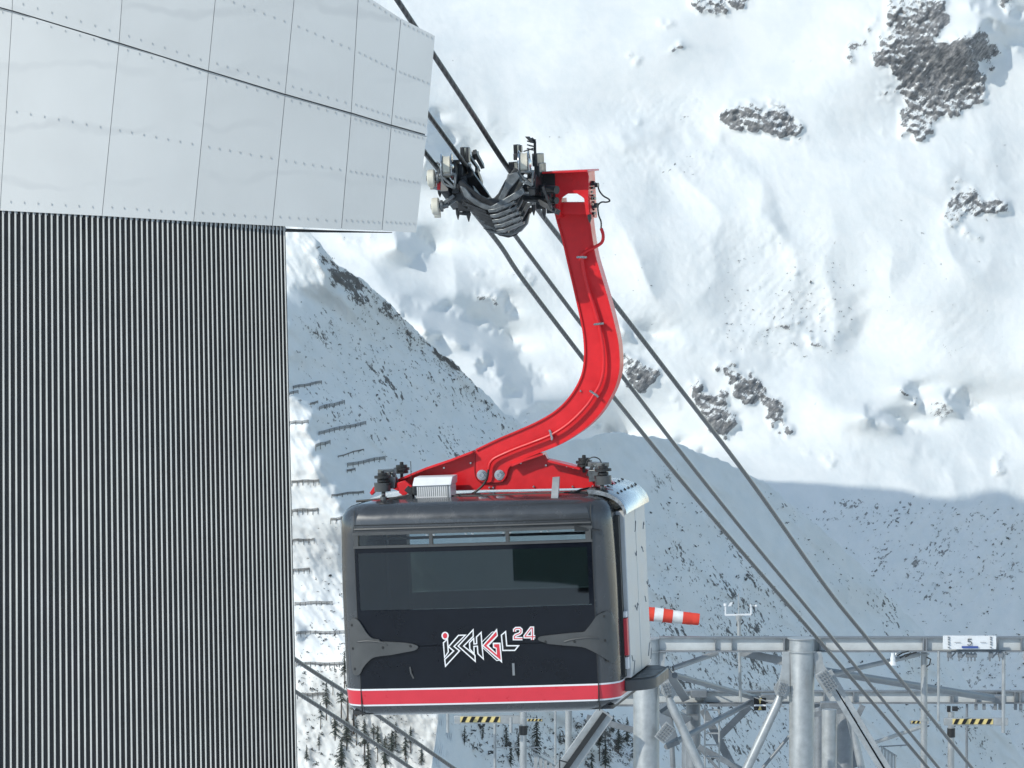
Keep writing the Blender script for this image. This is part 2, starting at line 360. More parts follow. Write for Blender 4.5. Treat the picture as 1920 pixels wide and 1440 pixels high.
# hollows that lie in shade
for p, a in ((z1([(560,390),(690,425),(790,440),(870,470),(1000,520),(1120,580),(1190,610),(1240,690),(1300,790),(1335,900),(1320,955),(1240,915),(1150,830),(1060,720),(970,640),(900,600),(800,640),(740,570),(650,480)]), 2.6),
             (z1([(560,60),(700,55),(790,160),(760,190),(650,170),(600,130)]), 2.3),
             (z1([(1150,985),(1330,1000),(1500,1030),(1760,1110),(1760,1300),(1300,1300),(1150,1150)]), 3.2),
             ([(796,195),(830,245),(880,300),(905,335),(860,330),(796,322)], 2.4),
             (z1([(1040,355),(1120,360),(1200,410),(1210,480),(1150,450),(1110,390)]), 1.9),
             (z1([(1010,730),(1070,790),(1090,850),(1040,800)]), 2.1), (z1([(1270,750),(1400,850),(1395,880),(1330,830)]), 2.0),
             (z1([(1140,850),(1200,890),(1190,930)]), 1.9),
             (z4([(1110,585),(1200,590),(1330,650),(1370,668),(1280,655),(1170,620)]), 2.4),
             (z4([(1310,480),(1340,480),(1368,535),(1335,560),(1318,530)]), 2.4),
             (z4([(1470,510),(1530,530),(1600,565),(1580,610),(1510,620),(1490,560)]), 2.0),
             (z4([(115,222),(200,235),(268,285),(235,300),(160,255)]), 2.3),
             (z4([(590,590),(630,625),(615,645),(570,600)]), 1.8),
             (z4([(60,690),(200,700),(340,715),(480,770),(440,770),(200,730)]), 2.2),
             (z2([(1640,165),(1720,100),(1920,170),(1960,240),(1880,215),(1790,235),(1700,300)]), 1.8),
             (z2([(1660,0),(1790,90),(1920,170),(1990,250),(1990,60),(1850,60),(1760,0)]), 1.7)):
    m_ = far.mask(p, 1.6, 6); far.E += m_*np.maximum(0, 1.6*a-far.E)
far.slope([(1380,905),(2340,940),(2340,1560),(1380,1560)], a=.55, b=.75, soft=16)
far.solve()
rocks = [(z2([(1290,-20),(1550,-20),(1580,90),(1490,190),(1640,165),(1700,260),(1760,400),(1700,500),(1560,540),(1460,630),(1355,620),(1350,540),(1380,470),(1330,470),(1340,390),(1290,300),(1225,290),(1240,210),(1280,120)]), 1.0),
 (z2([(1640,170),(1720,100),(1800,220),(1775,310),(1700,300)]), .75), (z2([(1225,455),(1290,390),(1335,410),(1290,470)]), .85), (z2([(1265,330),(1300,325),(1290,360),(1270,365)]), .7),
 (z2([(500,545),(560,470),(700,480),(790,465),(830,520),(885,560),(885,620),(820,630),(740,610),(650,595),(600,610),(560,590)]), 1.05),
 (z2([(1540,970),(1580,900),(1650,870),(1700,890),(1740,930),(1830,905),(1860,950),(1800,1000),(1720,990),(1650,980),(1610,1060),(1565,1050)]), .9),
 (z2([(1640,1060),(1730,1080),(1730,1110),(1640,1100)]), .7), (z2([(1600,830),(1640,815),(1630,840),(1590,860)]), .7),
 (z2([(385,-20),(670,-20),(610,58),(560,20),(520,70),(400,55)]), .95), (z2([(250,88),(300,95),(310,120),(260,118)]), .75), (z2([(275,225),(330,200),(375,200),(325,245)]), .75),
 (z2([(1070,300),(1160,170),(1190,190),(1110,290)]), .8), (z2([(1180,130),(1250,90),(1270,120),(1225,160)]), .6), (z2([(1800,-20),(1860,-20),(1885,60),(1840,50)]), .95), (z2([(1253,595),(1275,585),(1275,635),(1258,625)]), .85),
 (z2([(895,620),(935,622),(930,635),(900,633)]), .9), (z2([(820,640),(875,645),(865,660)]), .7),
 (z4([(420,480),(450,450),(500,500),(560,530),(620,620),(580,700),(530,690),(470,610),(430,540)]), 1.0),
 (z4([(530,410),(600,390),(660,440),(720,480),(790,560),(840,690),(800,680),(750,610),(720,540),(650,560),(600,520),(560,440)]), 1.05),
 (z4([(135,350),(220,360),(290,430),(250,520),(170,490)]), .85), (z4([(350,510),(390,540),(385,600),(340,540)]), .6),
 (z4([(890,740),(920,745),(915,770),(890,765)]), .8), (z4([(970,770),(1040,780),(1030,800),(980,790)]), .6), (z4([(1285,490),(1320,500),(1340,545),(1300,540)]), .8), (z4([(1400,540),(1480,500),(1500,610),(1440,640),(1400,600)]), .52),
 (z4([(740,240),(800,225),(880,200),(870,230),(760,262)]), .8), (z4([(900,290),(965,290),(940,315),(905,310)]), .85), (z4([(950,180),(995,180),(990,192),(955,190)]), .8), (z4([(820,10),(870,10),(860,25)]), .8),
 (z4([(1660,800),(1700,770),(1710,840),(1670,850)]), .6), (z1([(265,60),(385,55),(385,80),(280,80)]), .85), (z1([(415,60),(480,50),(475,75),(420,80)]), .8), (z1([(330,135),(370,130),(365,145)]), .7),
 (z1([(980,240),(1040,245),(1060,275),(990,262)]), .8), (z1([(1090,250),(1140,245),(1140,262)]), .8), (z1([(1150,260),(1300,250),(1350,300),(1240,290)]), .62), (z1([(1000,370),(1080,350),(1150,440),(1060,420)]), .55),
 (z1([(1060,760),(1130,800),(1180,880),(1120,850)]), .5), (z1([(1190,1003),(1300,1008),(1420,1050),(1300,1080)]), .55),
 ([(1180,100),(1195,110),(1190,118)], .9), ([(1170,215),(1210,230),(1200,240)], .4)]
for p, v in rocks:
    m = far.mask(p, 2.5, 5); far.rock = np.maximum(far.rock, m*v)
for p, v in ((z4([(550,100),(700,40),(900,10),(1060,100),(1060,260),(950,330),(850,400),(600,340),(450,300),(560,200)]), .78), (z4([(0,100),(300,150),(520,330),(300,400),(120,300)]), .55), (z4([(350,30),(550,20),(560,90),(400,100)]), .5),
             (z4([(700,1000),(1000,930),(1789,930),(1789,1440),(1300,1440),(1050,1150),(850,1050)]), .98), ([(1150,180),(1330,170),(1330,240),(1150,260)], .62), ([(1150,270),(1400,270),(1400,340),(1180,340)], .55),
             ([(1300,420),(1560,420),(1560,520),(1300,520)], .5), ([(1700,1180),(1930,1180),(1930,1440),(1800,1440)], .9), ([(840,240),(960,240),(960,330),(840,330)], .4), ([(1600,560),(1920,560),(1920,720),(1600,640)], .3)):
    far.scrub = np.maximum(far.scrub, far.mask(p, 14, 12)*v)
u = far.u
def billow(L, lo, hi, p, ang=0, st=1): n = L.noise(lo, hi, p, ang, st); return np.sqrt(n*n+.02)
sm = 1-.75*far.mask([(780,-700),(1600,-700),(1570,60),(1560,170),(1480,170),(1300,215),(1150,235),(900,190),(830,120)], 45)-.6*far.mask([(1620,560),(1950,560),(1950,720),(1800,700)], 30)-.5*far.mask([(1450,300),(1700,300),(1700,460),(1500,470)], 30)
far.D += u*sm*(6.5*billow(far, 110, 520, 2.1, -.5, .7)*(.35+.65*np.clip(far.blur((far.Y > 250).astype(float), 90), 0, 1)) + .42*billow(far, 30, 140, 1.9, -.6, .55) + .5*far.noise(60, 300, 2.2) + .26*billow(far, 14, 70, 1.6, -.6, .5) + .12*far.noise(7, 30, 1.4))
cr = far.noise(12, 130, 1.7, ang=.75, st=.25); cr2 = far.noise(6, 26, 1.1); crb = far.noise(14, 90, 1.6, ang=1.9, st=.5); crc = far.noise(50, 220, 1.8)
rm = far.blur(far.rock, 3)
far.D -= u*(rm*(4.2*np.abs(cr)+4.0*np.abs(crb)+4.5*crc+1.0*cr2+5)) ; far.D += u*far.blur(far.scrub, 3)*(.45*cr2+.8*cr)
M['snow_far'] = snow_mat('snow_far_mountain', far.u, rot=-.75, nb=.078)
far_o = far.build('far_mountain', M['snow_far'], 'bright snow covered mountain face with bare grey crags beyond the ropes')

# --- left spur ----------------------------------------------------------------------------------------------------
spur = Relief(-300, 1557, 180, 1617, 3, 1500, 2.5, .7)
spur.a += .12*spur.noise(60, 400); spur.b += .08*spur.noise(60, 400)
spur.slope([(-400,100),(525,100),(528,1700),(-400,1700)], a=-.05, b=.75, soft=2)
spur.slope([(240,180),(575,400),(585,450),(603,500),(612,540),(664,590),(640,588),(600,566),(565,552),(530,548),(240,500)], a=-.05, b=.75, soft=2.5, wob=4)
spur.slope([(240,700),(546,735),(575,765),(588,840),(606,880),(622,905),(640,965),(650,1000),(700,1018),(757,1030),(790,1052),(850,1098),(874,1135),(800,1142),(725,1180),(695,1250),(730,1300),(826,1340),(905,1450),(990,1600),(240,1600)], a=-.12, b=.75, soft=3, wob=7)
spur.slope([(752,1028),(775,1034),(800,1068),(842,1090),(880,1130),(858,1142),(822,1122),(790,1085),(765,1070)], a=-.3, b=.75, soft=2.5, wob=4)
spur.slope([(800,640),(812,632),(835,655),(872,705),(860,700),(820,668)], a=.2, soft=2, wob=3)
for p in ([(625,890),(650,905),(655,960),(640,945)], [(636,1020),(648,1030),(652,1070),(642,1060)], [(560,1170),(580,1180),(572,1200),(556,1195)]):
    spur.slope(p, a=2.2, soft=2.5, wob=3)
rb_ = spur.mask([(590,448),(650,505),(765,608),(880,712),(1000,822),(985,832),(860,722),(740,622),(640,540),(600,500)], 5, 6)
spur.E -= 2.2*rb_*np.clip((spur.noise(8, 50, 1.2, ang=-.65, st=.4)-.7)*3, 0, 1)
spur.solve()
for p, v in (([(574,440),(600,470),(650,500),(690,545),(700,580),(660,570),(625,530),(600,500)], .84), ([(640,500),(700,535),(770,600),(840,665),(880,710),(850,720),(780,650),(700,570)], .72),
             ([(795,650),(825,660),(830,690),(800,690)], .9), ([(870,705),(1000,815),(960,820),(850,730)], .5), ([(540,560),(640,600),(760,860),(700,840),(560,650)], .46), ([(650,720),(700,730),(720,780),(660,760)], .6), ([(880,800),(905,815),(915,830),(880,825)], .9),
             ([(600,1300),(650,1250),(760,1340),(850,1440),(640,1440)], .2), ([(605,1170),(650,1150),(650,1230),(610,1230)], .5)):
    spur.rock = np.maximum(spur.rock, spur.mask(p, 5, 9)*v)
for p, v in (([(540,540),(700,540),(1050,860),(850,900),(560,800)], 1.0), ([(700,540),(780,580),(1040,840),(960,850),(760,640)], 1.1), ([(556,1000),(650,1000),(850,1300),(850,1450),(556,1450)], .66)):
    spur.scrub = np.maximum(spur.scrub, spur.mask(p, 14, 12)*v)
u = spur.u; cr2 = spur.noise(6, 26, 1.1)
spur.D += u*((1.6+4*spur.mask([(600,480),(1100,860),(1100,1300),(700,1250),(600,860),(545,740),(545,600)],30,8))*billow(spur, 40, 300, 1.8, -.65, .35) + 1.2*spur.noise(20, 120, 1.7, ang=-.65, st=.3) + .5*spur.noise(8, 40, 1.4)); spur.D -= u*spur.blur(spur.rock, 3)*(2.2*cr2+2); spur.D += u*spur.blur(spur.scrub, 3)*.9*cr2
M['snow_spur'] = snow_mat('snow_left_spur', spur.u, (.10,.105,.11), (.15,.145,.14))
spur_o = spur.build('left_spur', M['snow_spur'], 'shaded snowy mountain spur behind the cable car', [(-300,760),(-150,560),(0,380),(110,230),(180,180),(240,185),(320,240),(450,330),(560,418),(582,440),(640,498),(700,540),(760,600),(820,655),(870,700),(930,758),(980,798),(1010,822),(1100,890),(1300,1080),(1560,1380)], 1600)

# --- near spur ----------------------------------------------------------------------------------------------------
near = Relief(780, 2277, 760, 1597, 3, 1150, 2.6, 1.0)
near.a += .12*near.noise(60, 400); near.b += .1*near.noise(60, 400)
near.slope([(1030,1345),(1100,1350),(1115,1375),(1080,1392),(1042,1380)], a=-.2, soft=3); near.slope([(1090,1395),(1150,1385),(1195,1410),(1200,1560),(1120,1560),(1080,1425)], a=-.1, soft=4)
near.solve()
for p, v in (([(930,1340),(1010,1330),(1060,1420),(1000,1450),(930,1450)], .5), ([(1090,1330),(1200,1340),(1210,1450),(1100,1420)], .72), ([(1215,1090),(1300,1120),(1460,1280),(1500,1400),(1250,1400),(1215,1200)], .46), ([(1140,860),(1170,870),(1160,900),(1130,890)], .6), ([(1200,860),(1260,880),(1280,930),(1220,920)], .5)):
    near.rock = np.maximum(near.rock, near.mask(p, 8, 12)*v)
for p, v in (([(1210,900),(1330,960),(1560,1200),(1500,1450),(1210,1450)], 1.08), ([(1400,880),(1480,930),(1640,1080),(1760,1230),(1920,1440),(1760,1440),(1560,1100)], .86), ([(840,1340),(1200,1330),(1200,1450),(860,1450)], .95)):
    near.scrub = np.maximum(near.scrub, near.mask(p, 16, 12)*v)
u = near.u; cr2 = near.noise(6, 26, 1.1)
near.D += u*(11*billow(near, 90, 500, 1.9, -.65, .4) + 3.0*billow(near, 30, 150, 1.7, -.65, .35) + 1.3*near.noise(20, 140, 1.7, ang=-.65, st=.3) + .45*near.noise(8, 40, 1.4)); near.D -= u*near.blur(near.rock, 3)*(2.4*cr2+2); near.D += u*near.blur(near.scrub, 3)*.8*cr2
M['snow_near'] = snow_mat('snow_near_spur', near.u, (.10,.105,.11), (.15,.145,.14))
near_o = near.build('near_spur', M['snow_near'], 'shaded snowy spur descending behind the steel trestle', [(800,1500),(822,1345),(838,1250),(852,1130),(882,1010),(950,890),(1020,838),(1100,815),(1150,812),(1230,820),(1290,840),(1360,868),(1430,901),(1500,960),(1560,1010),(1600,1045),(1660,1110),(1710,1160),(1740,1198),(1800,1262),(1900,1395),(2020,1570),(2100,1590)], 1600)

# --- the ridge outside the frame whose shadow falls across the valley --------------------------------------------
def shadow_ridge():
    pts = [(1260,880),(1330,888),(1400,896),(1440,902),(1520,905),(1600,912),(1690,918),(1730,930),(1790,934),(1830,925),(1860,918),(1895,925),(1925,940),(2000,950),(2160,960),(2300,980),(2650,1040),(2900,1080)]
    b = MB()
    cr = []
    for x, y in spline(pts, 3):
        p = P(x, y, float(far.at(x, y))); T = (p.x+100+.105*p.y)/.673; cr.append(p + S*T)
    d = Vector((-S.x, -S.y, 0)).normalized()
    rows = [cr] + [[c + d*(-k*180) + Vector((0, 0, -k*150)) + Vector((random.uniform(-9,9), 0, random.uniform(-9,9)))*(k > 0) for c in cr] for k in (1, 2, 4, 6)]
    rows = rows[::-1] + [[c + d*(k*8) + Vector((0, 0, -k*170)) for c in cr] for k in (1, 3, 5)]
    b.rings(rows, cap=False, closed=False); o = b.build('side_ridge', M['snow_far'], None)
    for nm in ('rock', 'scrub'): o.data.attributes.new(nm, 'FLOAT', 'POINT')
    tag(o, 'high snowy side ridge left of the valley', 'mountain', kind='structure')
shadow_ridge()

# --- ground the station and trestle stand on ----------------------------------------------------------------------
def ground():
    b = MB(); xs = np.linspace(-160, 160, 41); ys = np.concatenate([np.linspace(-160, 160, 41), np.linspace(190, 700, 12)])
    rows = []
    for y in ys:
        rows.append([Vector((x, y, -6-.165*y + (.12*-y if y < 0 else 0) + .35*math.sin(x*.13+y*.07)+.3*math.sin(y*.19-x*.05))) for x in xs])
    b.rings(rows, cap=False, closed=False); o = b.build('ground', M['snow_near'])
    for nm in ('rock', 'scrub'):
        at_ = o.data.attributes.new(nm, 'FLOAT', 'POINT')
        if nm == 'rock': at_.data.foreach_set('value', [(.9 if (math.sin(v.co.x*.09+2)+math.sin(v.co.y*.11+v.co.x*.05)) > .5 else .2) if v.co.y < -15 else 0. for v in o.data.vertices])  # bare rock behind the camera, added to vary the window reflections
    tag(o, 'snow covered slope under the station', 'ground', kind='structure')
ground()
def ground_z(y): return -6.4-.165*y

# ---------------------------------------------------------------- station building (panels, ribbed wall)
def interp(xs, ys, x): return float(np.interp(x, xs, ys))
S0 = 2.2857
def panel_depth(px): return 36 + 1.05*max(0, (px+120)/920)**1.8
bld = thing('station_building', P(300, 1440, 36.6), 'white panelled cable car station with a dark ribbed lower wall', 'building')
def station():
    seamx = [-90, 5, 52, 510, 893, 1222, 1505, 1675, 1828]              # along the slanting joint
    seamy = [ 15, 33, 45, 183, 303, 403, 483, 535, 577]
    colA = [(-330,-60), (70,-100), (560,-520), (955,-330), (1278,-190), (1537,-40), (1718,78), (1865,153)]   # top ends of the joints
    colJ = [(-350,-65), (52,45), (510,183), (893,303), (1222,403), (1505,483), (1677,535), (1828,577)]
    colB = [(-420,880), (0,903), (437,926), (830,950), (1167,968), (1463,984), (1637,990), (1785,998)]
    colA[1] = (75,-650); colA[0] = (-330,-700)
    px = lambda p: (p[0]/S0, p[1]/S0)
    def pt(p, off=0): x, y = px(p); return P(x, y, panel_depth(x)+off)
    def quad_panel(a, b, c, d, k):     # a,b top; c,d bottom (left, right)
        g = 2.0
        a, b, c, d = [np.array(q, float) for q in (a, b, c, d)]
        a2 = a + [g/2, 1]; b2 = b + [-g/2, 1]; c2 = c + [g/2, -1]; d2 = d + [-g/2, -1]
        m = MB(); n = 4; rs = []
        for off in (0, .02):
            for t in (0, 1):
                pass
        top = [a2+(b2-a2)*i/n for i in range(n+1)]; bot = [c2+(d2-c2)*i/n for i in range(n+1)]
        f = [pt(p) for p in top]; h = [pt(p) for p in bot]; fb = [pt(p, .05) for p in top]; hb = [pt(p, .05) for p in bot]
        m.rings([[f[i], h[i], hb[i], fb[i]] for i in range(n+1)])
        # fastener marks: short dark studs in slanting rows parallel with the edges
        m.cur = 1
        def row(u, v, cnt):
            for i in range(cnt):
                t = (i+.5)/cnt*1.0; q = u+(v-u)*(.03+.94*t); c_ = pt(q, -.004); m.bar(c_, c_+Vector((random.uniform(-.001,.001),0,.017)), .0034, .003)
        wdt = np.linalg.norm(b-a); cnt = 7
        L_ = c2-a2; Rr = d2-b2; la = np.linalg.norm(L_)
        o = 16/la*1.0
        row(a2+L_*o*1.3, b2+Rr*o*1.3, cnt); row(c2-L_*o*2.2, d2-Rr*o*2.2, cnt); row(a2+L_*.5, b2+Rr*.5, cnt)
        m.build('cladding_panel', [M['panel'], M['galv']], bld, ang=60, bevel=.0)
    for i in range(7):
        quad_panel(colA[i], colA[i+1], colJ[i], colJ[i+1], i)
        quad_panel(np.array(colJ[i])+[0,3.5], np.array(colJ[i+1])+[0,3.5], colB[i], colB[i+1], i)
    # body behind the panels
    m = MB(); rs = []
    for i in range(8):
        a, b_ = np.array(colA[i], float), np.array(colB[i], float)
        ins = 3 if i == 7 else 0
        a = a+[-ins, 6]; b_ = b_+[-ins, -5]
        p, q = pt(a, .055), pt(b_, .055); back = (6,6,5,4,3,2.4,1.9,1.5)[i]
        rs.append([p, q, q+Vector((-.6, back, 0)), p+Vector((-.6, back, 0))])
    m.rings(rs); m.build('building_body', M['soffit'], bld, smooth=False)
    # soffit trim under the overhang
    m = MB(); a, b_ = (1218/S0, 437), (1640/S0, 434)
    pts = [P(x, y, panel_depth(x)+.10) for x, y in ((528, 431.5), (600, 433.5), (680, 435), (735, 436))]
    m.tube(pts, [.014, .010, .006, .003], 6); m.build('soffit_trim', M['black'], bld)
    # joint profile along the slanting seam
    m = MB(); m.tube([pt((x, y+7), -.003) for x, y in zip(seamx, seamy)], .004, 6); m.build('joint_profile', M['galv'], bld)
    # ribbed wall
    def wd(px_): return panel_depth(px_)+.034 + .04*max(0, (px_+150)/690)**4
    ytop = lambda x: float(np.interp(x, [-200, 0, 190, 362, 540], [384, 392, 401, 412, 425]))
    xs = []; x = -160
    while x < 533:
        xs.append(x); x += float(np.interp(x, [-200, 0, 250, 400, 533], [12, 11.7, 10.1, 8.5, 6.6]))
    def wp(x, y, off=0): xb = x + 23*(y-430)/1010*max(0, min(1, (x+60)/590)); return P(xb, y, wd(x)+off)
    m = MB()
    edge = [-175]+list(np.linspace(-160, 535, 24))
    rs = [[wp(x_, ytop(x_)), wp(x_, 1700), wp(x_, 1700, .4), wp(x_, ytop(x_), .4)] for x_ in edge]
    m.rings(rs)
    e0, e1 = wp(535, ytop(535)), wp(535, 1700)
    m.hexa([e0+Vector((-.02,.0,0)), e0, e0+Vector((-.2,2,0)), e0+Vector((-.5,2,0)), e1+Vector((-.02,.0,0)), e1, e1+Vector((-.2,2,0)), e1+Vector((-.5,2,0))])
    m.build('ribbed_wall', M['ribback'], bld, smooth=False)
    m = MB()
    for k, x_ in enumerate(xs):
        u_ = float(np.interp(x_, [-200, 250, 533], [.0085, .0074, .0052]))
        a, b_ = wp(x_, ytop(x_)-1, -.022), wp(x_, 1700, -.022); ax = Vector((u_*.8, 0, 0)); dy = Vector((0, .021, 0))
        m.hexa([b_-ax, b_+ax, b_+ax*1.1+dy, b_-ax*1.1+dy, a-ax, a+ax, a+ax*1.1+dy, a-ax*1.1+dy])
    m.cur = 1                                     # small clips at the rib heads
    for x_ in xs:
        a = wp(x_+2.5, ytop(x_)+5, -.012); m.box(a, (.006,0,0), (0,.012,0), (0,0,.012))
    m.build('wall_ribs', [M['rib'], M['galvd']], bld, smooth=False)
station()
lamp = thing('floodlight', P(160, 418, 36.2), 'small black floodlight under the overhang edge on the ribbed wall', 'lamp')
m = MB(); c = P(160, 419, 36.2); m.box(c, (.030,0,0), (0,.05,0), (0,0,.052)); m.build('lamp_housing', M['black'], lamp, bevel=.006)
m = MB(); m.bar(c+Vector((0,.04,.03)), c+Vector((0,.30,.05)), .03, .02, (1,0,0)); m.build('bracket', M['galvd'], lamp)
m = MB(); m.box(c+Vector((0,-.052,-.005)), (.023,0,0), (0,.003,0), (0,0,.036)); m.build('lens', M['gloss'], lamp)

# ---------------------------------------------------------------- ropes
def rope_depth(py): return float(np.interp(py, [-700, 0, 200, 290, 450, 740, 1205, 1440, 1700], [43.5, 46.6, 48.6, 49.8, 52.4, 57.5, 70, 79, 90]))
def rope(pts, label, r, cat='rope', depth=rope_depth, grp=None):
    q = spline(pts, 8); m = MB(); m.tube([P(x, y, depth(y)) for x, y in q], r, 10)
    return tag(m.build('track_rope' if 'track' in label else 'haul_rope', M['rope']), label, cat, grp)
G = 'steel ropes of the cableway'
rope([(290,-700),(640,-160),(700,-67),(745,0),(790,68),(820,113),(890,219),(960,326),(1050,446),(1145,560),(1270,722),(1400,892),(1548,1100),(1632,1205),(1822,1440),(2030,1700)], 'rightmost track rope, passing over the inner wheels of the carriage', .0275, grp=G)
rope([(300,-480),(640,-10),(740,127),(805,217),(860,292),(915,368),(965,440),(1060,568),(1092,610),(1165,703),(1274,845),(1400,1003),(1540,1172),(1760,1440),(1975,1700)], 'haul rope in the middle of the three, running under the carriage yokes', .0245, grp=G)
rope([(250,-440),(640,75),(700,157),(800,290),(870,375),(935,456),(980,523),(1098,678),(1151,745),(1283,908),(1400,1045),(1540,1206),(1740,1440),(1960,1700)], 'lowest track rope, passing the outer wheels and guide rollers', .0265, grp=G)
G2 = 'ropes of the opposite lane'
d2 = lambda y: 58+(y-1200)*.03
rope([(440,1150),(553,1236),(660,1306),(715,1346),(850,1440),(1100,1612)], 'upper of two opposite-lane track ropes leaving the ribbed wall low down', .027, depth=d2, grp=G2)
rope([(440,1220),(553,1296),(650,1358),(770,1440),(1000,1600)], 'lower of two opposite-lane track ropes leaving the ribbed wall low down', .027, depth=d2, grp=G2)

# ---------------------------------------------------------------- cable car
base = P(901, 1341, 50)
MW = Matrix.Translation(base) @ Matrix.Rotation(R(-2.6), 4, 'Y') @ Matrix.Rotation(R(-10.5), 4, 'Z'); MI = MW.inverted()
car = thing('cable_car', base, 'dark grey gondola cabin hanging from a curved red arm', 'cable car'); car.matrix_world = MW; car['org'] = [0,0,0]
O = MI @ Vector((0,0,0))
def H(px, py, yl):            # the point of the local plane y = yl seen at a photo pixel
    d = (MI @ P(px, py, 50)) - O; t = (yl-O.y)/d.y; return O + d*t
def parts(m, name, mt, parent=None, **k): return [part(q, name, mt, parent, **k) for q in m.islands()]
def part(m, name, mt, parent=None, **k): return m.build(name, mt, parent or car, local=True, **k)
HW, DP, CR = 1.44, 1.9, .27
PZ = [0, .02, .05, .10, .13, .285, .30, .50, .73, .92, 1.10, 1.30, 1.50, 1.72, 1.755, 1.90, 1.95, 2.02, 2.08, 2.13, 2.17, 2.19]
PI_ = [.22, .13, .07, .025, .015, .003, .002, 0, 0, 0, 0, 0, .003, .008, .009, .014, .016, .022, .04, .075, .13, .20]
XW = 1.235
fxs = [-XW, -1.0, -.8, -.44, -.4, 0, .4, .44, .8, 1.0, XW]
def inset(z): return float(np.interp(z, PZ, PI_))
def bow(x, z): return -.045*max(0, 1-(x/1.3)**2) * 1.0
def fy(x, z): return inset(z) + bow(x, z)       # front surface
def outline():      # list of (x, y, kind) unit positions, kinds: F front, c corner, R side, B back
    o = [('F', x) for x in fxs]
    o += [('c0', t) for t in np.linspace(0, 90, 9)[1:-1]] + [('R', y) for y in (CR, .45, .9, 1.3, DP-CR)] + [('c1', t) for t in np.linspace(0, 90, 7)[1:-1]]
    o += [('B', -x) for x in fxs] + [('c2', t) for t in np.linspace(0, 90, 7)[1:-1]] + [('L', y) for y in (DP-CR, 1.3, .9, .45, CR)] + [('c3', t) for t in np.linspace(0, 90, 9)[1:-1]]
    return o
OUT = outline(); NO = len(OUT)
def bp(j, z, off=0.):
    k, t = OUT[j % NO]; i = inset(z)-off; r = max(.07, CR-i*.6)
    w = HW-i; y0 = i; y1 = DP-i
    if k == 'F': return Vector((t*(w/HW if abs(t) > 1.2 else 1), y0+bow(t, z), z))
    if k == 'B': return Vector((t*(w/HW if abs(t) > 1.2 else 1), y1-bow(t, z), z))
    if k == 'R': return Vector((w, t, z))
    if k == 'L': return Vector((-w, t, z))
    a = R(t)
    if k == 'c0': return Vector((w-r+r*math.sin(a), y0+r-r*math.cos(a), z)) if True else None
    if k == 'c1': return Vector((w-r+r*math.cos(a), y1-r+r*math.sin(a), z))
    if k == 'c2': return Vector((-w+r-r*math.sin(a), y1-r+r*math.cos(a), z))
    return Vector((-w+r-r*math.cos(a), y0+r-r*math.sin(a), z))
nF = len(fxs); iB = next(j for j, o in enumerate(OUT) if o[0] == 'B')
def region(m, js, zs, off=0., th=0.):
    """closed (th>0) or open strip of the body surface"""
    rs = [[bp(j, z, off) for j in js] for z in zs]
    m.rings(rs, cap=False, closed=False)
    if th:
        r2 = [[bp(j, z, off-th) for j in js] for z in zs]; m.rings([r[::-1] for r in r2], cap=False, closed=False)
        m.rings([rs[0], r2[0]], False, False); m.rings([rs[-1], r2[-1]], False, False)
        m.rings([[r[0] for r in rs], [r[0] for r in r2]], False, False); m.rings([[r[-1] for r in rs], [r[-1] for r in r2]], False, False)
def zsb(a, b): return [a]+[z for z in PZ if a+1e-4 < z < b-1e-4]+[b]
allj = list(range(NO))+[0]
side_js = list(range(nF-1, iB+1)); left_js = list(range(iB+nF-1, NO))+[0]
fj = list(range(0, nF)); bj = list(range(iB, iB+nF))
body = MB()
region(body, allj, zsb(0, .125)); region(body, allj, zsb(1.90, 2.19))
region(body, side_js, zsb(.125, 1.90), 0, .04); region(body, left_js, zsb(.125, 1.90), 0, .04)
region(body, fj, zsb(.125, .30), 0, .03); region(body, bj, zsb(.125, 1.10), 0, .03)
body.rings([[bp(j, 0) for j in range(NO)], [Vector((bp(j, 0).x*.3, .95+(bp(j, 0).y-.95)*.3, -.02)) for j in range(NO)]], cap=False); 
body.rings([[bp(j, 2.19) for j in range(NO)], [Vector((bp(j, 2.19).x*.9, .95+(bp(j, 2.19).y-.95)*.85, 2.215)) for j in range(NO)], [Vector((bp(j, 2.19).x*.02, .95+(bp(j, 2.19).y-.95)*.02, 2.225)) for j in range(NO)]], cap=False)
body_o = part(body, 'cabin_body', M['cabin'], ang=28)
m = MB()      # panel joints of the grey shell
for x in (-XW-.004, XW+.004):
    m.tube([Vector((x*(1 if z < 2 else .995), fy(1.2, z)-.001+(.0 if z<2.1 else .0), z)) for z in zsb(.03, 2.13)], .0045, 6)
m.tube([Vector((x, fy(x, 1.985)-.001, 1.985)) for x in np.linspace(-XW, XW, 13)], .005, 6)
part(m, 'panel_joint', M['black'], body_o)
# lower front panel: glossy black
m = MB(); region(m, fj, zsb(.302, .728), .004, .012); lower = part(m, 'lower_front_panel', M['gloss'])
m = MB(); region(m, fj, zsb(.734, 1.11), .004, .012); part(m, 'upper_front_panel', M['gloss'])
# main windows
for js, nm in ((fj, 'windscreen'), (bj, 'rear_window')):
    m = MB(); region(m, js, zsb(1.112, 1.745), .002, .006); part(m, nm, M['glass' if nm == 'windscreen' else 'rearglass'], ang=80)
m = MB(); region(m, [0, 1, 1], [1.112, 1.112], .004)
m = MB()      # dark borders of the windscreen
region(m, fj, [1.70, 1.748], .006, .004); 
for a, b_ in ((-XW+.0, -XW+.03), (XW-.05, XW)):
    m.rings([[Vector((x, fy(x, z)-.006, z)) for x in (a, b_)] for z in (1.112, 1.70)], False, False)
part(m, 'window_border', M['gloss'])
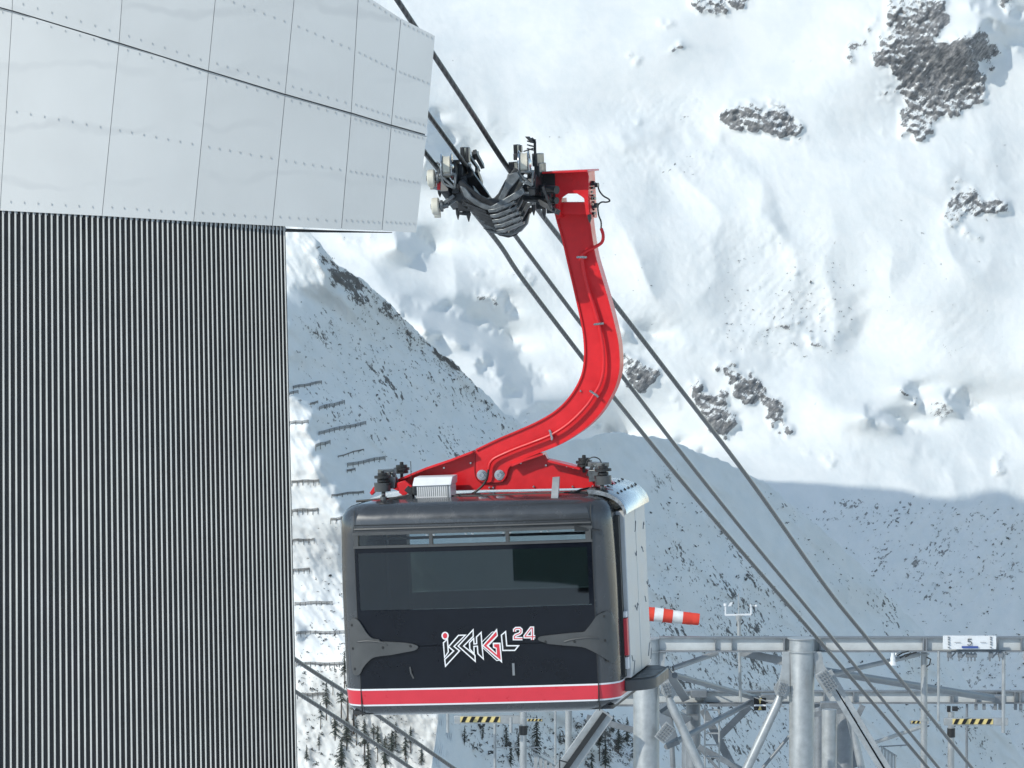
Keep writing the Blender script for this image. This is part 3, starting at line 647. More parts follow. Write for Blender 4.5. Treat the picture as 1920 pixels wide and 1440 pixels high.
# vent window row
fr = MB()
region(fr, fj, [1.749, 1.775], .022, .05); region(fr, fj, [1.885, 1.915], .03, .06)
for x, wd_ in ((-XW+.02, .022), (-.425, .018), (.372, .018), (XW-.03, .030)):
    fr.bx(x-wd_, x+wd_, fy(x, 1.8)-.024, fy(x, 1.8)+.03, 1.770, 1.89)
frame_o = part(fr, 'vent_window_frame', M['bracket'], bevel=.003)
for a, b_ in ((-XW+.045, -.445), (-.405, .352), (.392, XW-.062)):
    m = MB(); m.rings([[Vector((x, fy(x, z)+.004, z)) for x in np.linspace(a, b_, 5)] for z in (1.775, 1.885)], False, False); part(m, 'vent_pane', M['vent'])
for x in (-.425, .372, -.02, .76):
    m = MB(); y = fy(x, 1.87)-.03
    m.bx(x-.045, x-.025, y-.01, y+.01, 1.866, 1.880); m.bx(x+.025, x+.045, y-.01, y+.01, 1.866, 1.880); parts(m, 'vent_catch', M['chrome'])
m = MB(); a = 1.07       # pointed bracket at the upper right corner of the vent row
m.prism([Vector((a, fy(a,1.9)-.05, 1.925)), Vector((1.34, fy(1.2,1.9)-.0, 1.86)), Vector((a, fy(a,1.9)-.05, 1.865))], (0, .05, 0)); part(m, 'corner_gusset', M['black'])
# top eyebrow crease
m = MB(); m.tube([Vector((x, fy(x, 1.955)-.006, 1.945)) for x in np.linspace(-XW, XW, 13)], .011, 8); part(m, 'brow_strip', M['bracket'])
# stripe: white band with a red band on it, all the way round
m = MB(); region(m, allj, [.118, .128, .288, .298], .0035); stripe = part(m, 'white_stripe', M['decal'], ang=60)
m = MB(); region(m, allj, [.136, .16, .25, .280], .0055); part(m, 'red_stripe', M['decalred'], stripe, ang=60)
# cuts of the joints through the stripe
m = MB()
for x in (-XW-.004, XW+.004): m.bx(x-.004, x+.004, fy(1.2,.2)-.014, fy(1.2,.2)+.01, .02, .31)
parts(m, 'stripe_joint', M['black'], stripe)
# interior
m = MB(); m.bx(-1.36, 1.36, .12, 1.78, .02, .06); part(m, 'floor_pan', M['interior'])
m = MB(); m.bx(-1.38, 1.38, .10, .13, .31, 1.07); m.bx(-1.25, -1.03, 1.62, 1.78, .1, 1.88); m.bx(-1.38, -1.30, .2, 1.7, .1, 1.88); m.bx(1.30, 1.38, .2, 1.7, .1, 1.88)
m.bx(-1.3, 1.3, .08, 1.8, 1.915, 1.94); parts(m, 'interior_lining', M['interior'], smooth=False)
m = MB()
for x, y in ((-1.0, .5), (1.12, .9)): m.cyl((x, y, .06), (x, y, 1.9), .012, n=10)
m.tube([Vector((x, .5, 1.80)) for x in (-1.2, -.5, .3, 1.2)], .015, 8); parts(m, 'grab_pole', M['galvd'])
m = MB(); m.bx(-1.0, .9, .55, .95, .45, .50); m.bx(-1.0, .9, .75, .80, .50, .98); part(m, 'bench', M['interior'], bevel=.02)
# hinge brackets
def relief(poly_px, name, h=.035, mt='bracket'):
    pts = [H(x, y, 0.0) for x, y in poly_px]
    bm = bmesh.new(); vs = [bm.verts.new((p.x, 0, p.z)) for p in pts]; f = bm.faces.new(vs); f.normal_update(); bmesh.ops.triangulate(bm, faces=[f])
    bmesh.ops.subdivide_edges(bm, edges=bm.edges[:], cuts=3, use_grid_fill=True)
    def surf(x, z):
        i = inset(z); w = HW-i; r = CR
        if abs(x) <= w-r: return i+bow(x, z)
        d = min(abs(x)-(w-r), r*.995); yc = i+r-math.sqrt(r*r-d*d); return yc+bow(min(abs(x),1.3), z)
    for v in bm.verts: v.co.y = surf(v.co.x, v.co.z)-.004
    ret = bmesh.ops.extrude_face_region(bm, geom=bm.faces[:]); 
    for g in ret['geom']:
        if isinstance(g, bmesh.types.BMVert): g.co.y -= h
    bmesh.ops.recalc_face_normals(bm, faces=bm.faces)
    me = bpy.data.meshes.new(name); bm.to_mesh(me); bm.free(); me.materials.append(M[mt])
    me.polygons.foreach_set('use_smooth', [True]*len(me.polygons)); me.set_sharp_from_angle(angle=R(40))
    o = bpy.data.objects.new(name, me); C.objects.link(o); o.parent = car; o['org'] = [0,0,0]
    b = o.modifiers.new('b', 'BEVEL'); b.width = .012; b.segments = 3; b.limit_method = 'ANGLE'; b.angle_limit = R(50)
    return o, surf
def sp(p, n=4):
    q = spline([(x, y, 0) for x, y in p], n); return [(a[0], a[1]) for a in q]
LB = sp([(655,1172),(658,1162),(664,1159),(673,1163),(681,1173),(690,1187),(700,1196),(712,1198)])+sp([(716,1202),(745,1203),(770,1205),(784,1209),(786,1213),(780,1218),(760,1222)],3)+sp([(735,1227),(705,1231),(692,1240),(682,1252),(676,1263),(668,1266),(661,1260),(657,1235),(654,1205)],3)
RB = sp([(1013,1200),(1011,1196),(1016,1192),(1040,1189),(1070,1186),(1096,1184)],3)+sp([(1099,1182),(1110,1168),(1119,1155),(1130,1149),(1138,1147),(1145,1153),(1150,1175),(1153,1210),(1153,1235),(1149,1244),(1143,1243)],3)+sp([(1133,1234),(1122,1226),(1108,1218),(1092,1212),(1060,1209),(1030,1206)],3)
for poly, bolts, rid in ((LB, [(660,1172),(662,1216),(666,1254),(720,1213),(772,1210)], [(672,1203),(690,1201),(715,1203),(728,1208)]), (RB, [(1132,1156),(1134,1201),(1139,1240),(1079,1202),(1025,1202)], [(1060,1202),(1075,1198),(1100,1195),(1122,1196)])):
    o, surf = relief(poly, 'hinge_bracket')
    m = MB()
    for x, y in bolts:
        q = H(x, y, 0); q.y = surf(q.x, q.z)-.040; m.cyl(q, q+Vector((0,-.006,0)), .014, .011, 10)
    parts(m, 'bolt', M['black'], o)
    m = MB(); qs = []
    for x, y in [tuple(t) for t in spline([(a, b, 0) for a, b in rid], 3) for t in [(t[0], t[1])]]:
        q = H(x, y, 0); q.y = surf(q.x, q.z)-.040; qs.append(q)
    m.tube(qs, .009, 8); part(m, 'stiffening_rib', M['bracket'], o)
# lettering on the lower front panel
def deco(px, py, off=.020): q = H(px, py, -.04); q.y = fy(q.x, q.z)-off; return q
def fill(m, poly, off):
    vs = [deco(x, y, off) for x, y in poly]
    bm = bmesh.new(); f = bm.faces.new([bm.verts.new(v) for v in vs]); f.normal_update(); r = bmesh.ops.triangulate(bm, faces=[f])
    bm.verts.index_update(); m.add([v.co.copy() for v in bm.verts], [tuple(v.index for v in g.verts) for g in bm.faces]); bm.free()
def stroke(m, pts, w_, off, closed=False):
    n = len(pts); P2 = [np.array(p, float) for p in pts]
    segs = n if closed else n-1
    def nrm(a, b): d = b-a; d = d/np.linalg.norm(d); return np.array([-d[1], d[0]])
    Lf, Rt = [], []
    for i in range(n):
        pv = P2[(i-1) % n] if (closed or i > 0) else None; nx = P2[(i+1) % n] if (closed or i < n-1) else None
        if pv is None: o = nrm(P2[i], nx)
        elif nx is None: o = nrm(pv, P2[i])
        else:
            a, b = nrm(pv, P2[i]), nrm(P2[i], nx); o = a+b; L_ = np.linalg.norm(o); o = o/L_ if L_ > .1 else a; o = o/max(.42, float(o@a))
        Lf.append(P2[i]+o*w_/2); Rt.append(P2[i]-o*w_/2)
    for i in range(segs):
        j = (i+1) % n; m.add([deco(*Lf[i], off), deco(*Lf[j], off), deco(*Rt[j], off), deco(*Rt[i], off)], [(0,1,2,3)])
q8 = lambda pts: [(800+x/8, 1140+y/8) for x, y in pts]
ell = lambda cx, cy, rx, ry: [(cx+rx*math.cos(t), cy+ry*math.sin(t)) for t in np.linspace(0, 2*math.pi, 21)[:-1]]
LET = {
 'i': [(258,518),(318,462),(332,655),(275,738)],
 's': [(484,406),(588,402),(418,572),(500,638),(290,868),(278,768),(412,640),(335,577)],
 'c': [(704,322),(706,420),(562,566),(732,705),(736,795),(480,566)],
 'h': [(650,515),(712,452),(718,535),(758,530),(754,430),(824,362),(836,545),(858,760),(776,680),(768,568),(716,572),(720,680),(655,612)],
 'l': [(1128,402),(1190,350),(1208,562),(1384,562),(1328,632),(1150,632)]}
GO = [(1062,302),(1076,415),(940,562),(1048,668),(1044,606),(1002,592),(997,516),(1114,516),(1140,822),(838,562)]
GI = [(1050,350),(1060,402),(902,560),(1062,700),(1058,592),(1022,580),(1018,540),(1094,536),(1118,775),(862,560)]
m = MB(); bk = MB(); rd = MB()
for k, p in LET.items():
    fill(bk, q8(p), .0205); stroke(m, q8(p), 2.3, .022, True)
fill(m, q8(ell(283,412,55,60)), .0212); fill(rd, q8(ell(283,412,33,41)), .023)
fill(m, q8(GO), .0216); fill(rd, q8(GI), .0235); stroke(m, q8([(845,500),(985,360),(1012,352)]), 1.3, .022); stroke(m, q8([(850,590),(1058,784),(1090,780)]), 1.5, .022)
two = [(1325,352),(1325,322),(1345,304),(1400,302),(1422,322),(1420,362),(1400,382),(1340,405),(1322,425),(1322,456),(1442,456)]
four = [(1592,476),(1592,298),(1570,298),(1482,415),(1482,428),(1632,428)]
for t in (two, four): stroke(m, q8(t), 6.2, .0218); stroke(rd, q8(t), 1.7, .0238)
letb = part(m, 'resort_lettering', M['decal'], smooth=False); part(bk, 'letter_fill', M['decalblack'], letb, smooth=False); part(rd, 'letter_accent', M['decalred'], letb, smooth=False)
m = MB(); stroke(m, [(963,1243),(964,1266)], 4.5, .021); part(m, 'door_latch', M['galvd'], lower)
m = MB(); stroke(m, [(769,1250),(771,1262),(776,1272)], 3, .021); part(m, 'scratch_mark', M['bracket'], lower)
# side: door panels, roof cap, running board
m = MB(); m.bx(1.395, 1.47, .30, .40, .32, 1.98); part(m, 'recess_shade', M['black'])  # black strip standing for the shaded recess beside the door
dr = MB(); dr.bx(1.42, 1.515, .42, 1.08, .30, 2.02); d1 = part(dr, 'sliding_door', M['doorsnow'], bevel=.01); d1['label'] = 'front leaf of the sliding door, white with painted snow reflection'
dr = MB(); dr.bx(1.42, 1.515, 1.10, 1.74, .30, 2.02); d2_ = part(dr, 'sliding_door', M['doorsnow'], bevel=.01)
for dd, ys in ((d1, (.45, 1.05)), (d2_, (1.13, 1.7))):
    m = MB()
    for k in range(6):
        y = random.uniform(*ys); z = random.choice((.42, .5, .6, .95, 1.2, 1.5, 1.75, 1.85))+random.uniform(-.06,.06)
        q = [Vector((1.518, y+.13*t*random.uniform(.6,1), z+.05*math.sin(t*3+k)+.03*t)) for t in (0, .33, .66, 1)]; m.tube(q, .0045, 5)
    parts(m, 'door_mark', M['galvd'], dd)  # dark marks breaking up the painted snow reflection
m = MB(); m.bx(1.43, 1.50, .34, .44, .40, .52); m.bx(1.43,1.50,.34,.44,.93,.99); parts(m, 'recess_band', M['decal'])
m = MB(); m.bx(1.43, 1.505, .33, .45, .54, .92); part(m, 'recess_stripe', M['decalred'])
cap = MB(); n = 10; rs = []
for y in (.36, .42, 1.78, 1.84):
    sc_ = 0 if y in (.42, 1.78) else .012
    rs.append([Vector((1.16+.40*math.sin(t)-sc_, y, 2.00+.265*math.cos(t)-sc_)) for t in np.linspace(0, math.pi/2, n)]+[Vector((1.16+.36*math.sin(t), y, 1.98+.225*math.cos(t))) for t in np.linspace(math.pi/2, 0, n)])
cap.rings(rs); cp = part(cap, 'roof_cap', M['chrome'], ang=40)
m = MB()
for y in np.linspace(.55, 1.7, 6):
    for t in (.35, .75): m.cyl((1.16+.401*math.sin(t), y, 2.0+.266*math.cos(t)), (1.16+.41*math.sin(t), y, 2.0+.275*math.cos(t)), .016, n=8)
parts(m, 'vent_hole', M['black'], cp)
rb = MB(); arc = [(1.44,.42)]+[(1.44+.30*math.sin(t), .72-.30*math.cos(t)) for t in np.linspace(.0, math.pi/2, 7)]+[(1.74,1.45),(1.62,1.62),(1.44,1.66)]
rb.prism([(x, y, .16) for x, y in arc], (0,0,.12)); rbo = part(rb, 'running_board', M['bracket'], bevel=.012, smooth=True)
m = MB(); m.prism([(x-.02, y+.0, .283) for x, y in arc], (0,0,.004)); part(m, 'tread_mat', M['black'], rbo)
# roof equipment
m = MB(); a, b_ = H(780,932,.55), H(849,932,.55); hh = H(780,910,.55).z
m.bx(a.x, b_.x, .45, .75, a.z-.01, hh); m.prism([(a.x-.01,.43,hh),(a.x+.0,.50,hh+.085),(a.x+.0,.75,hh+.085),(a.x-.01,.77,hh)], (b_.x-a.x+.02, 0, 0))
bxo = part(m, 'roof_box', M['white'], bevel=.008)
m = MB()
for k in range(15): x = a.x+.03+(b_.x-a.x-.08)*k/14; m.bx(x-.003, x+.003, .445, .452, a.z+.01, hh-.01)
m.bx(b_.x-.035, b_.x-.02, .44, .45, a.z, hh); part(m, 'box_ribs', M['galvd'], bxo)
m = MB(); t_, b2 = H(1040, 897, .30), H(1040, 938, .18)
m.bar(t_+Vector((0,.1,0)), b2, .075, .03, (0,1,0)); part(m, 'roof_bracket', M['galv'], bevel=.004)
m = MB()
pz = 2.225
m.tube([H(668,940,.5), H(760,932,.5), H(870,930,.5), H(1000,926,.5), H(1110,922,.5)], .012, 8); m.tube([H(690,948,.25), H(745,934,.35)], .012, 8); m.tube([H(1050,934,.3), H(1090,918,.5), H(1105,915,.6)], .012, 8)
m.tube([H(900,926,.6), H(880,930,.5), H(860,928,.5), H(866,933,.4), H(905,930,.4)], .010, 8); parts(m, 'roof_cable', M['black'])
# ---- hanger arm
YA, TH = .86, .20            # front face of the web, depth of the box girder
inner = sp([(1041,392),(1048,420),(1056,447),(1066,490),(1078,541),(1089,590),(1096,628),(1098,665),(1094,698),(1083,725),(1066,750),(1043,772),(1012,791),(975,808),(935,825),(893,845)], 4)
outer = sp([(1104,392),(1110,440),(1117,480),(1130,525),(1143,570),(1153,610),(1160,645),(1162,685),(1157,715),(1146,742),(1128,772),(1104,798),(1075,819),(1045,836),(1010,850),(975,864),(955,876),(949,893),(942,903)], 4)
arm_poly = outer + [(936,905),(905,905),(893,898),(889,880),(889,850)] + inner[::-1]
def tri_prism(poly, y, th, m):
    pts = [H(x, yy, y) for x, yy in poly]
    n = len(pts); bm = bmesh.new(); f = bm.faces.new([bm.verts.new(p) for p in pts]); f.normal_update(); bmesh.ops.triangulate(bm, faces=[f]); bm.verts.index_update()
    tr = [tuple(v.index for v in g.verts) for g in bm.faces]; bm.free()
    d = Vector((0, th, 0)); m.add(pts+[p+d for p in pts], tr+[tuple(n+i for i in t[::-1]) for t in tr]+[(i, (i+1) % n, n+(i+1) % n, n+i) for i in range(n)])
m = MB(); tri_prism(arm_poly, YA, TH, m); arm = part(m, 'hanger_arm', M['red'], ang=30)
m = MB()
def flange(line, sgn, w_=3.2):
    for i in range(len(line)-1):
        a, b = np.array(line[i], float), np.array(line[i+1], float); d = b-a; d = d/np.linalg.norm(d); nn = np.array([-d[1], d[0]])*sgn*w_
        q = [tuple(a), tuple(b), tuple(b+nn), tuple(a+nn)]; pts = [H(x, y, YA-.022) for x, y in q]; e = Vector((0, TH+.044, 0))
        m.hexa(pts+[p+e for p in pts])
flange(inner, 1); part(m, 'edge_flange', M['red'], arm, smooth=True, ang=30)
m = MB(); flange(outer, 1); part(m, 'edge_flange', M['red'], arm, smooth=True, ang=30)
# crossbar on the roof
YC = .80
cb = [(694,923),(704,913),(722,911),(742,903),(758,896),(800,879),(850,862),(893,846),(900,840),(960,850),(1021,850),(1026,860),(1060,869),(1090,877),(1118,884),(1134,893),(1150,906),(1136,902),(1122,899),(1112,908),(1106,915),(1000,917),(880,919),(850,920),(770,923),(748,921),(736,916),(720,918)]
m = MB(); tri_prism(cb, YC+.09, .10, m); cross = part(m, 'crossbar', M['red'], arm, ang=30)
m = MB(); 
for ln in ([(742,902),(800,878),(850,861),(889,846)], [(962,872),(985,862),(1021,850)], [(1030,863),(1060,870),(1090,878)]):
    ps = [H(x, y, YC+.06) for x, y in ln]
    for i in range(len(ps)-1): m.bar(ps[i], ps[i+1], .022, .20)
parts(m, 'crossbar_flange', M['red'], arm)
# mounting plate outline of the arm foot, bolts, small fasteners
m = MB(); m.tube([H(x, y, YA-.004) for x, y in sp([(891,851),(890,880),(893,896),(904,904),(938,904),(948,896),(951,880),(958,872),(975,864)],3)], .006, 6); part(m, 'foot_weld', M['darkred'], arm)
for x in (904, 937):
    m = MB(); c = H(x, 890.5, YA); m.lathe(c, (0,-1,0), [(0,.055),(.012,.055),(.013,.042),(.03,.042),(.031,.030),(.05,.028),(.05,.016),(.035,.014)], 18); part(m, 'pivot_bolt', M['chrome'], arm)
m = MB()
for x, y in ((833,877),(883,868),(977,868),(1024,872),(1063,874),(1075,877),(918,914),(1001,912),(925,914),(1074,912)):
    c = H(x, y, YC+.09); m.cyl(c, c+Vector((0,-.02,0)), .010, n=8)
c = H(1089, 733, YA); m.cyl(c, c+Vector((0,-.02,0)), .010, n=8)
parts(m, 'fastener', M['chrome'], arm)
# conduit with clamps
cond = [(1127,428),(1131,441),(1128,455),(1112,465),(1098,472),(1092,482),(1094,505),(1102,540),(1113,575),(1122,606),(1129,640),(1132,670),(1131,697),(1125,720),(1115,738),(1102,758),(1082,780),(1060,799),(1034,815),(1000,829),(968,841),(940,853),(925,861),(918,870),(916,880)]
def yc(i): return YA-.05
m = MB(); m.tube([H(x, y, YA-.062) for x, y, *_ in [(t[0], t[1]) for t in spline([(a, b, 0) for a, b in cond], 4)]], .017, 10); part(m, 'conduit', M['red'], arm)
m = MB(); m.tube([H(x, y, YA-.062) for x, y in sp([(916,880),(914,893),(909,905),(900,915),(885,926),(868,929)],4)], .012, 8); part(m, 'flexible_hose', M['black'], arm)
for x, y, dx, dy in ((1092,482,8,0),(1124,607,8,-1),(1115,738,7,5),(1034,815,2,8)):
    m = MB(); a, b_ = H(x-dx, y-dy, YA-.05), H(x+dx, y+dy, YA-.05); m.bar(a, b_, .022, .06); m.cyl(a, a+Vector((0,-.05,0)), .011, n=8); m.cyl(b_, b_+Vector((0,-.05,0)), .011, n=8); part(m, 'pipe_clamp', M['chrome'], arm)
# head bracket
def pb(poly, y0, th, name, mt, parent=None, bevel=.004, **k):
    m = MB(); tri_prism(poly, y0, th, m); return part(m, name, M[mt] if isinstance(mt, str) else mt, parent, bevel=bevel, ang=30, **k)
head = pb([(1040,321),(1101,319),(1104,330),(1103,375),(1105,408),(1101,410),(1098,398),(1095,372),(1090,368),(1082,363),(1064,363),(1054,370),(1050,385),(1050,408),(1044,410),(1042,398),(1039,352)], .62, .05, 'head_bracket', 'red')
pb([(1047,379),(1100,379),(1101,402),(1048,402)], .72, .16, 'head_crosspiece', 'red', head)
pb([(1016,322),(1101,318.5),(1102,322),(1016,326)], .40, .72, 'head_top_plate', 'red', head)
pb([(1097,320),(1103,320),(1108,410),(1101,410)], .66, .40, 'head_cheek', 'red', head)
pb([(1056,357),(1092,357),(1092,362),(1056,362)], .66, .3, 'head_liner', 'chrome', head)
m = MB()
for x, y, r in ((1070,327,.012),(1071,339,.014),(1083,342,.010),(1073,338,.01)): c = H(x, y, .62); m.cyl(c, c+Vector((0,-.008,0)), r, n=10)
parts(m, 'head_bolt', M['red'], head)
pb([(1014,323),(1040,321),(1041,377),(1030,372),(1016,356)], .60, .45, 'head_side_box', 'black', head)
m = MB(); m.bar(H(1016,325,.56), H(1054,322,.56), .018, .03); part(m, 'damper_rod', M['black'], head)
pb([(1041,376),(1050,372),(1052,405),(1046,410)], .66, .4, 'head_cheek', 'red', head)
# sensors right of the head
m = MB()
for k, (x, y, w_, h_) in enumerate(((1112,345,9,6),(1119,347,6,8),(1108,372,7,5),(1112,388,6,6),(1118,385,6,9),(1107,400,5,4),(1112,352,4,4),(1113,366,3,3),(1115,372,3,5),(1108,360,6,3),(1114,400,4,5))):
    c = H(x, y, .8); q = w_/366; z = h_/366; m.bx(c.x-q, c.x+q, c.y-.06, c.y+.06, c.z-z, c.z+z)
for y in (340, 352, 366, 378, 392, 404): m.cyl(H(1102,y,.82), H(1115,y+1,.82), .010, n=8)
sens = parts(m, 'sensor', M['machine'], head, bevel=.004)
m = MB(); m.tube([H(x, y, .8) for x, y in sp([(1121,348),(1124,358),(1131,367),(1141,373),(1143,377),(1137,379),(1128,379),(1122,384),(1121,392),(1123,405),(1127,416),(1127,430)],5)], .008, 8); part(m, 'cable_loop', M['black'], head)
# ---- carriage
rv = (MI.to_3x3() @ (P(960,326,rope_depth(326))-P(890,219,rope_depth(219)))).normalized()    # rope direction
rv2 = (MI.to_3x3() @ (P(980,523,rope_depth(523))-P(800,290,rope_depth(290)))).normalized()
carr = MB()
YG = .24
# main rail beams along the ropes on both sides
for x, y in ((838,352),(1000,345)):
    c = H(x, y, YG); carr.bar(c-rv*.10, c+rv*.45, .09, .16, (0,0,1)); 
carr.bar(H(845,352,YG+.1), H(885,388,YG+.1), .10, .16); carr.bar(H(925,390,YG+.3), H(975,345,YG+.2), .06, .1)
carriage = part(carr, 'carriage_frame', M['machine'], bevel=.008)
# U-shaped yokes, one behind the other along the ropes
U1 = [(968,322),(950,348),(938,372),(930,381),(920,383),(905,376),(888,362),(870,344),(862,350),(868,372),(884,392),(904,408),(926,414),(944,408),(956,392),(966,372),(978,346),(990,330)]
for k in range(7):
    dxp, dyp = k*5.2, k*8.6
    sh = 1-.035*k
    poly = [(925+(x-925)*sh+dxp-4, 385+(y-385)*sh*(.96-.02*k)+dyp-10) for x, y in U1]
    if k > 1: poly = [(x, max(y, 340+k*8)) for x, y in poly]
    m = MB(); y0 = YG-.12+k*.16; tri_prism(poly, y0, .035, m)
    part(m, 'yoke_plate', M['machine2'] if k % 2 else M['machine'], carriage, bevel=.008, ang=30)
m = MB()
for k in range(6):
    x0, y0_ = 880+k*6, 376+k*9; a = H(x0, y0_, YG+k*.16); b_ = H(958+k*4, 372+k*9, YG+k*.16); mid = H(922+k*5, 398+k*7.5, YG+k*.16)
    m.bar(a, mid, .028, .11); m.bar(mid, b_, .028, .11)
m.tube([H(x, y, YG+.2) for x, y in ((925,388),(938,396),(958,404),(972,415))], .02, 8)
parts(m, 'yoke_rib', M['machine2'], carriage, bevel=.005)
m = MB(); tri_prism([(952,326),(970,322),(975,332),(955,356),(944,378),(936,381),(934,372),(944,352)], YG-.2, .05, m); tri_prism([(862,348),(872,352),(884,368),(902,380),(918,386),(930,384),(930,394),(908,394),(888,384),(870,368)], YG-.22, .05, m)
tri_prism([(918,388),(932,380),(962,362),(980,352),(984,362),(966,374),(936,392),(922,398)], YG-.24, .05, m)
parts(m, 'front_yoke', M['machine2'], carriage, bevel=.008)
m = MB()
for k in range(5):
    x0 = 914+k*4; y0_ = 393+k*9.5; q = [(x0,y0_),(x0+14,y0_-2),(x0+50,y0_-16),(x0+51,y0_-11),(x0+16,y0_+5),(x0+2,y0_+6)]; tri_prism(q, YG-.28-.005*k, .12, m)
parts(m, 'yoke_web', M['machine2'], carriage, bevel=.006)
m = MB()
for k in range(5):
    x0 = 868+k*10; y0_ = 384+k*9.0; q = [(x0,y0_-6),(x0+44,y0_+12),(x0+44,y0_+17),(x0-2,y0_+0)]; tri_prism(q, YG-.27-.005*k, .10, m)
parts(m, 'yoke_web', M['machine'], carriage, bevel=.006)
m = MB(); tri_prism([(905,428),(922,432),(946,438),(966,432),(984,414),(992,400),(988,420),(976,434),(956,442),(940,441),(918,436)], YG+.5, .08, m); part(m, 'rope_guard', M['machine2'], carriage, bevel=.006)
# running wheels (cream tyre between metal flanges), two visible, more behind along each rope
def wheel(c, name='running_wheel', r=.13, w_=.115, ax=None):
    ax = ax or Vector((1, .12, 0)).normalized(); m = MB()
    m.lathe(c-ax*w_/2*.62, ax, [(0,r*.84),(.0,r*.88),(w_*.31,r*.82),(w_*.62,r*.88),(w_*.62,r*.84)], 28)
    o = part(m, name, M['nylon'], carriage); o['label'] = 'cream nylon running wheel'
    m = MB()
    for sgn in (-1, 1):
        m.lathe(c+ax*sgn*w_*.34, ax*sgn, [(0,.02),(0,r*.98),(w_*.10,r*1.08),(w_*.16,r*1.06),(w_*.18,r*.8),(w_*.12,r*.5),(w_*.3,r*.22),(w_*.3,.005)], 28)
    f = part(m, 'wheel_flange', M['chrome'], carriage)
for x, y in ((838,313),(983,307)):
    c0 = H(x, y, YG-.05)
    for k, dd in enumerate((0, .62, 1.15)): 
        wheel(c0+rv*dd*.9 + Vector((0,0,.02*k)))
m = MB()
for (x, y) in ((839,335),(984,330)):   # truss below each front wheel
    a, b_, c_, d_ = H(x-13,y-7,YG-.14), H(x+16,y-9,YG-.14), H(x+14,y+18,YG-.14), H(x-6,y+10,YG-.14)
    for p, q in ((a,b_),(b_,c_),(c_,d_),(d_,a),(a,c_)): m.bar(p, q, .022, .04)
parts(m, 'wheel_truss', M['machine2'], carriage, bevel=.003)
m = MB()
for (x0, x1, y0_, y1_, yy, dpt) in ((826,834,305,330,.1,.2),(849,856,300,352,-.05,.25),(856,868,308,345,.1,.5),(862,876,330,360,.05,.5),(846,862,345,362,-.05,.3),(866,884,356,378,.0,.3),(858,880,376,396,.02,.25),
     (862,871,276,300,.2,.2),(873,879,276,305,.15,.1),(884,892,284,300,.5,.2),(962,970,271,290,.2,.2),(972,977,272,286,.1,.1),(962,972,288,300,.1,.3),(953,965,304,330,.15,.3),(997,1008,288,312,.1,.4),(1001,1012,306,332,.15,.4),(998,1010,332,350,.1,.3),
     (990,1004,346,366,-.1,.2),(1010,1020,345,372,.2,.4),(1020,1034,362,384,.2,.4),(1004,1018,374,392,.2,.3),(1024,1040,384,400,.3,.3),(866,876,392,402,.1,.15)):
    a, b_ = H(x0, y0_, YG+yy), H(x1, y1_, YG+yy); m.bx(a.x, b_.x, YG+yy, YG+yy+dpt, b_.z, a.z)
parts(m, 'housing_block', M['machine'], carriage, bevel=.008)
m = MB()   # sloping arms behind the left wheel
for p, q, w_, dz in (((868,300),(902,350),.05,.2),((878,290),(898,318),.025,.3),((890,285),(905,312),.04,.5),((875,330),(905,372),.16,.1),((893,318),(903,345),.03,.3),((887,352),(902,370),.012,-.1)):
    m.bar(H(*p, YG+dz), H(*q, YG+dz+.25), w_, .06)
parts(m, 'sloping_arm', M['machine'], carriage, bevel=.004)
m = MB()   # comb bracket above the inner wheel
m.tube([H(x, y, YG+.1) for x, y in ((1004,300),(1003,280),(1003,266),(998,260),(992,262))], .014, 8)
for y in (262, 268, 275, 282): m.bar(H(1003,y,YG+.1), H(990,y-3,YG+.05), .012, .05)
m.prism([H(984,256,YG), H(991,256,YG), H(999,266,YG), H(995,268,YG)], (0,.06,0))
m.bar(H(982,284,YG), H(1000,278,YG), .012, .03)
part(m, 'comb_bracket', M['black'], carriage)
m = MB()   # claws at the ends under the ropes
for x, y, l in ((858,398,14),(878,404,12),(1000,392,12),(1020,398,12),(824,362,8),(833,360,8),(1105,410,8)):
    a = H(x, y-8, YG+.1); b_ = H(x+1, y+l, YG+.1); m.tube([a, (a+b_)/2, b_], [.022, .02, .004], 8)
m.bar(H(862,400,YG+.1), H(882,402,YG+.1), .03, .05)
parts(m, 'rope_claw', M['machine'], carriage)
# guide rollers on the far left
for x, y, ax_, a1 in ((809,334,0,(835,338)),(817,387,0,(840,385))):
    c = H(x, y, YG-.02); ax = Vector((1,.1,.03)).normalized(); m = MB()
    m.lathe(c-ax*.04, ax, [(0,.03),(0,.075),(.012,.088),(.065,.090),(.078,.078),(.078,.03)], 24); r_ = part(m, 'guide_roller', M['nylon'], carriage)
    m = MB(); m.lathe(c-ax*.05, ax, [(0,.004),(0,.028),(.10,.03),(.10,.06),(.125,.06),(.125,.01)], 16); part(m, 'roller_hub', M['machine2'], carriage)
    m = MB(); e = H(a1[0], a1[1], YG+.02); m.cyl(c+ax*.03, e, .028, n=12); part(m, 'roller_axle', M['machine2'], carriage)
    c2 = H(x+3, y+12, YG+.12); m = MB(); m.lathe(c2-ax*.03, ax, [(0,.02),(0,.05),(.06,.055),(.06,.02)], 18); part(m, 'guide_roller', M['nylon'], carriage)
m = MB(); m.bar(H(826,386,YG), H(852,366,YG), .035, .05); m.bar(H(832,390,YG+.08), H(856,374,YG+.08), .025, .05); m.bar(H(815,352,YG+.1), H(832,358,YG+.05), .03, .05)
m.tube([H(x, y, YG+.1) for x, y in ((816,312),(820,305),(826,310),(824,322))], .014, 8); parts(m, 'roller_arm', M['machine2'], carriage, bevel=.004)
m = MB(); m.bx(*sorted((H(819,340,YG).x, H(826,340,YG).x)), YG, YG+.1, H(820,356,YG).z, H(820,340,YG).z); part(m, 'red_bracket', M['red'], carriage)
m = MB()   # link from the carriage to the head
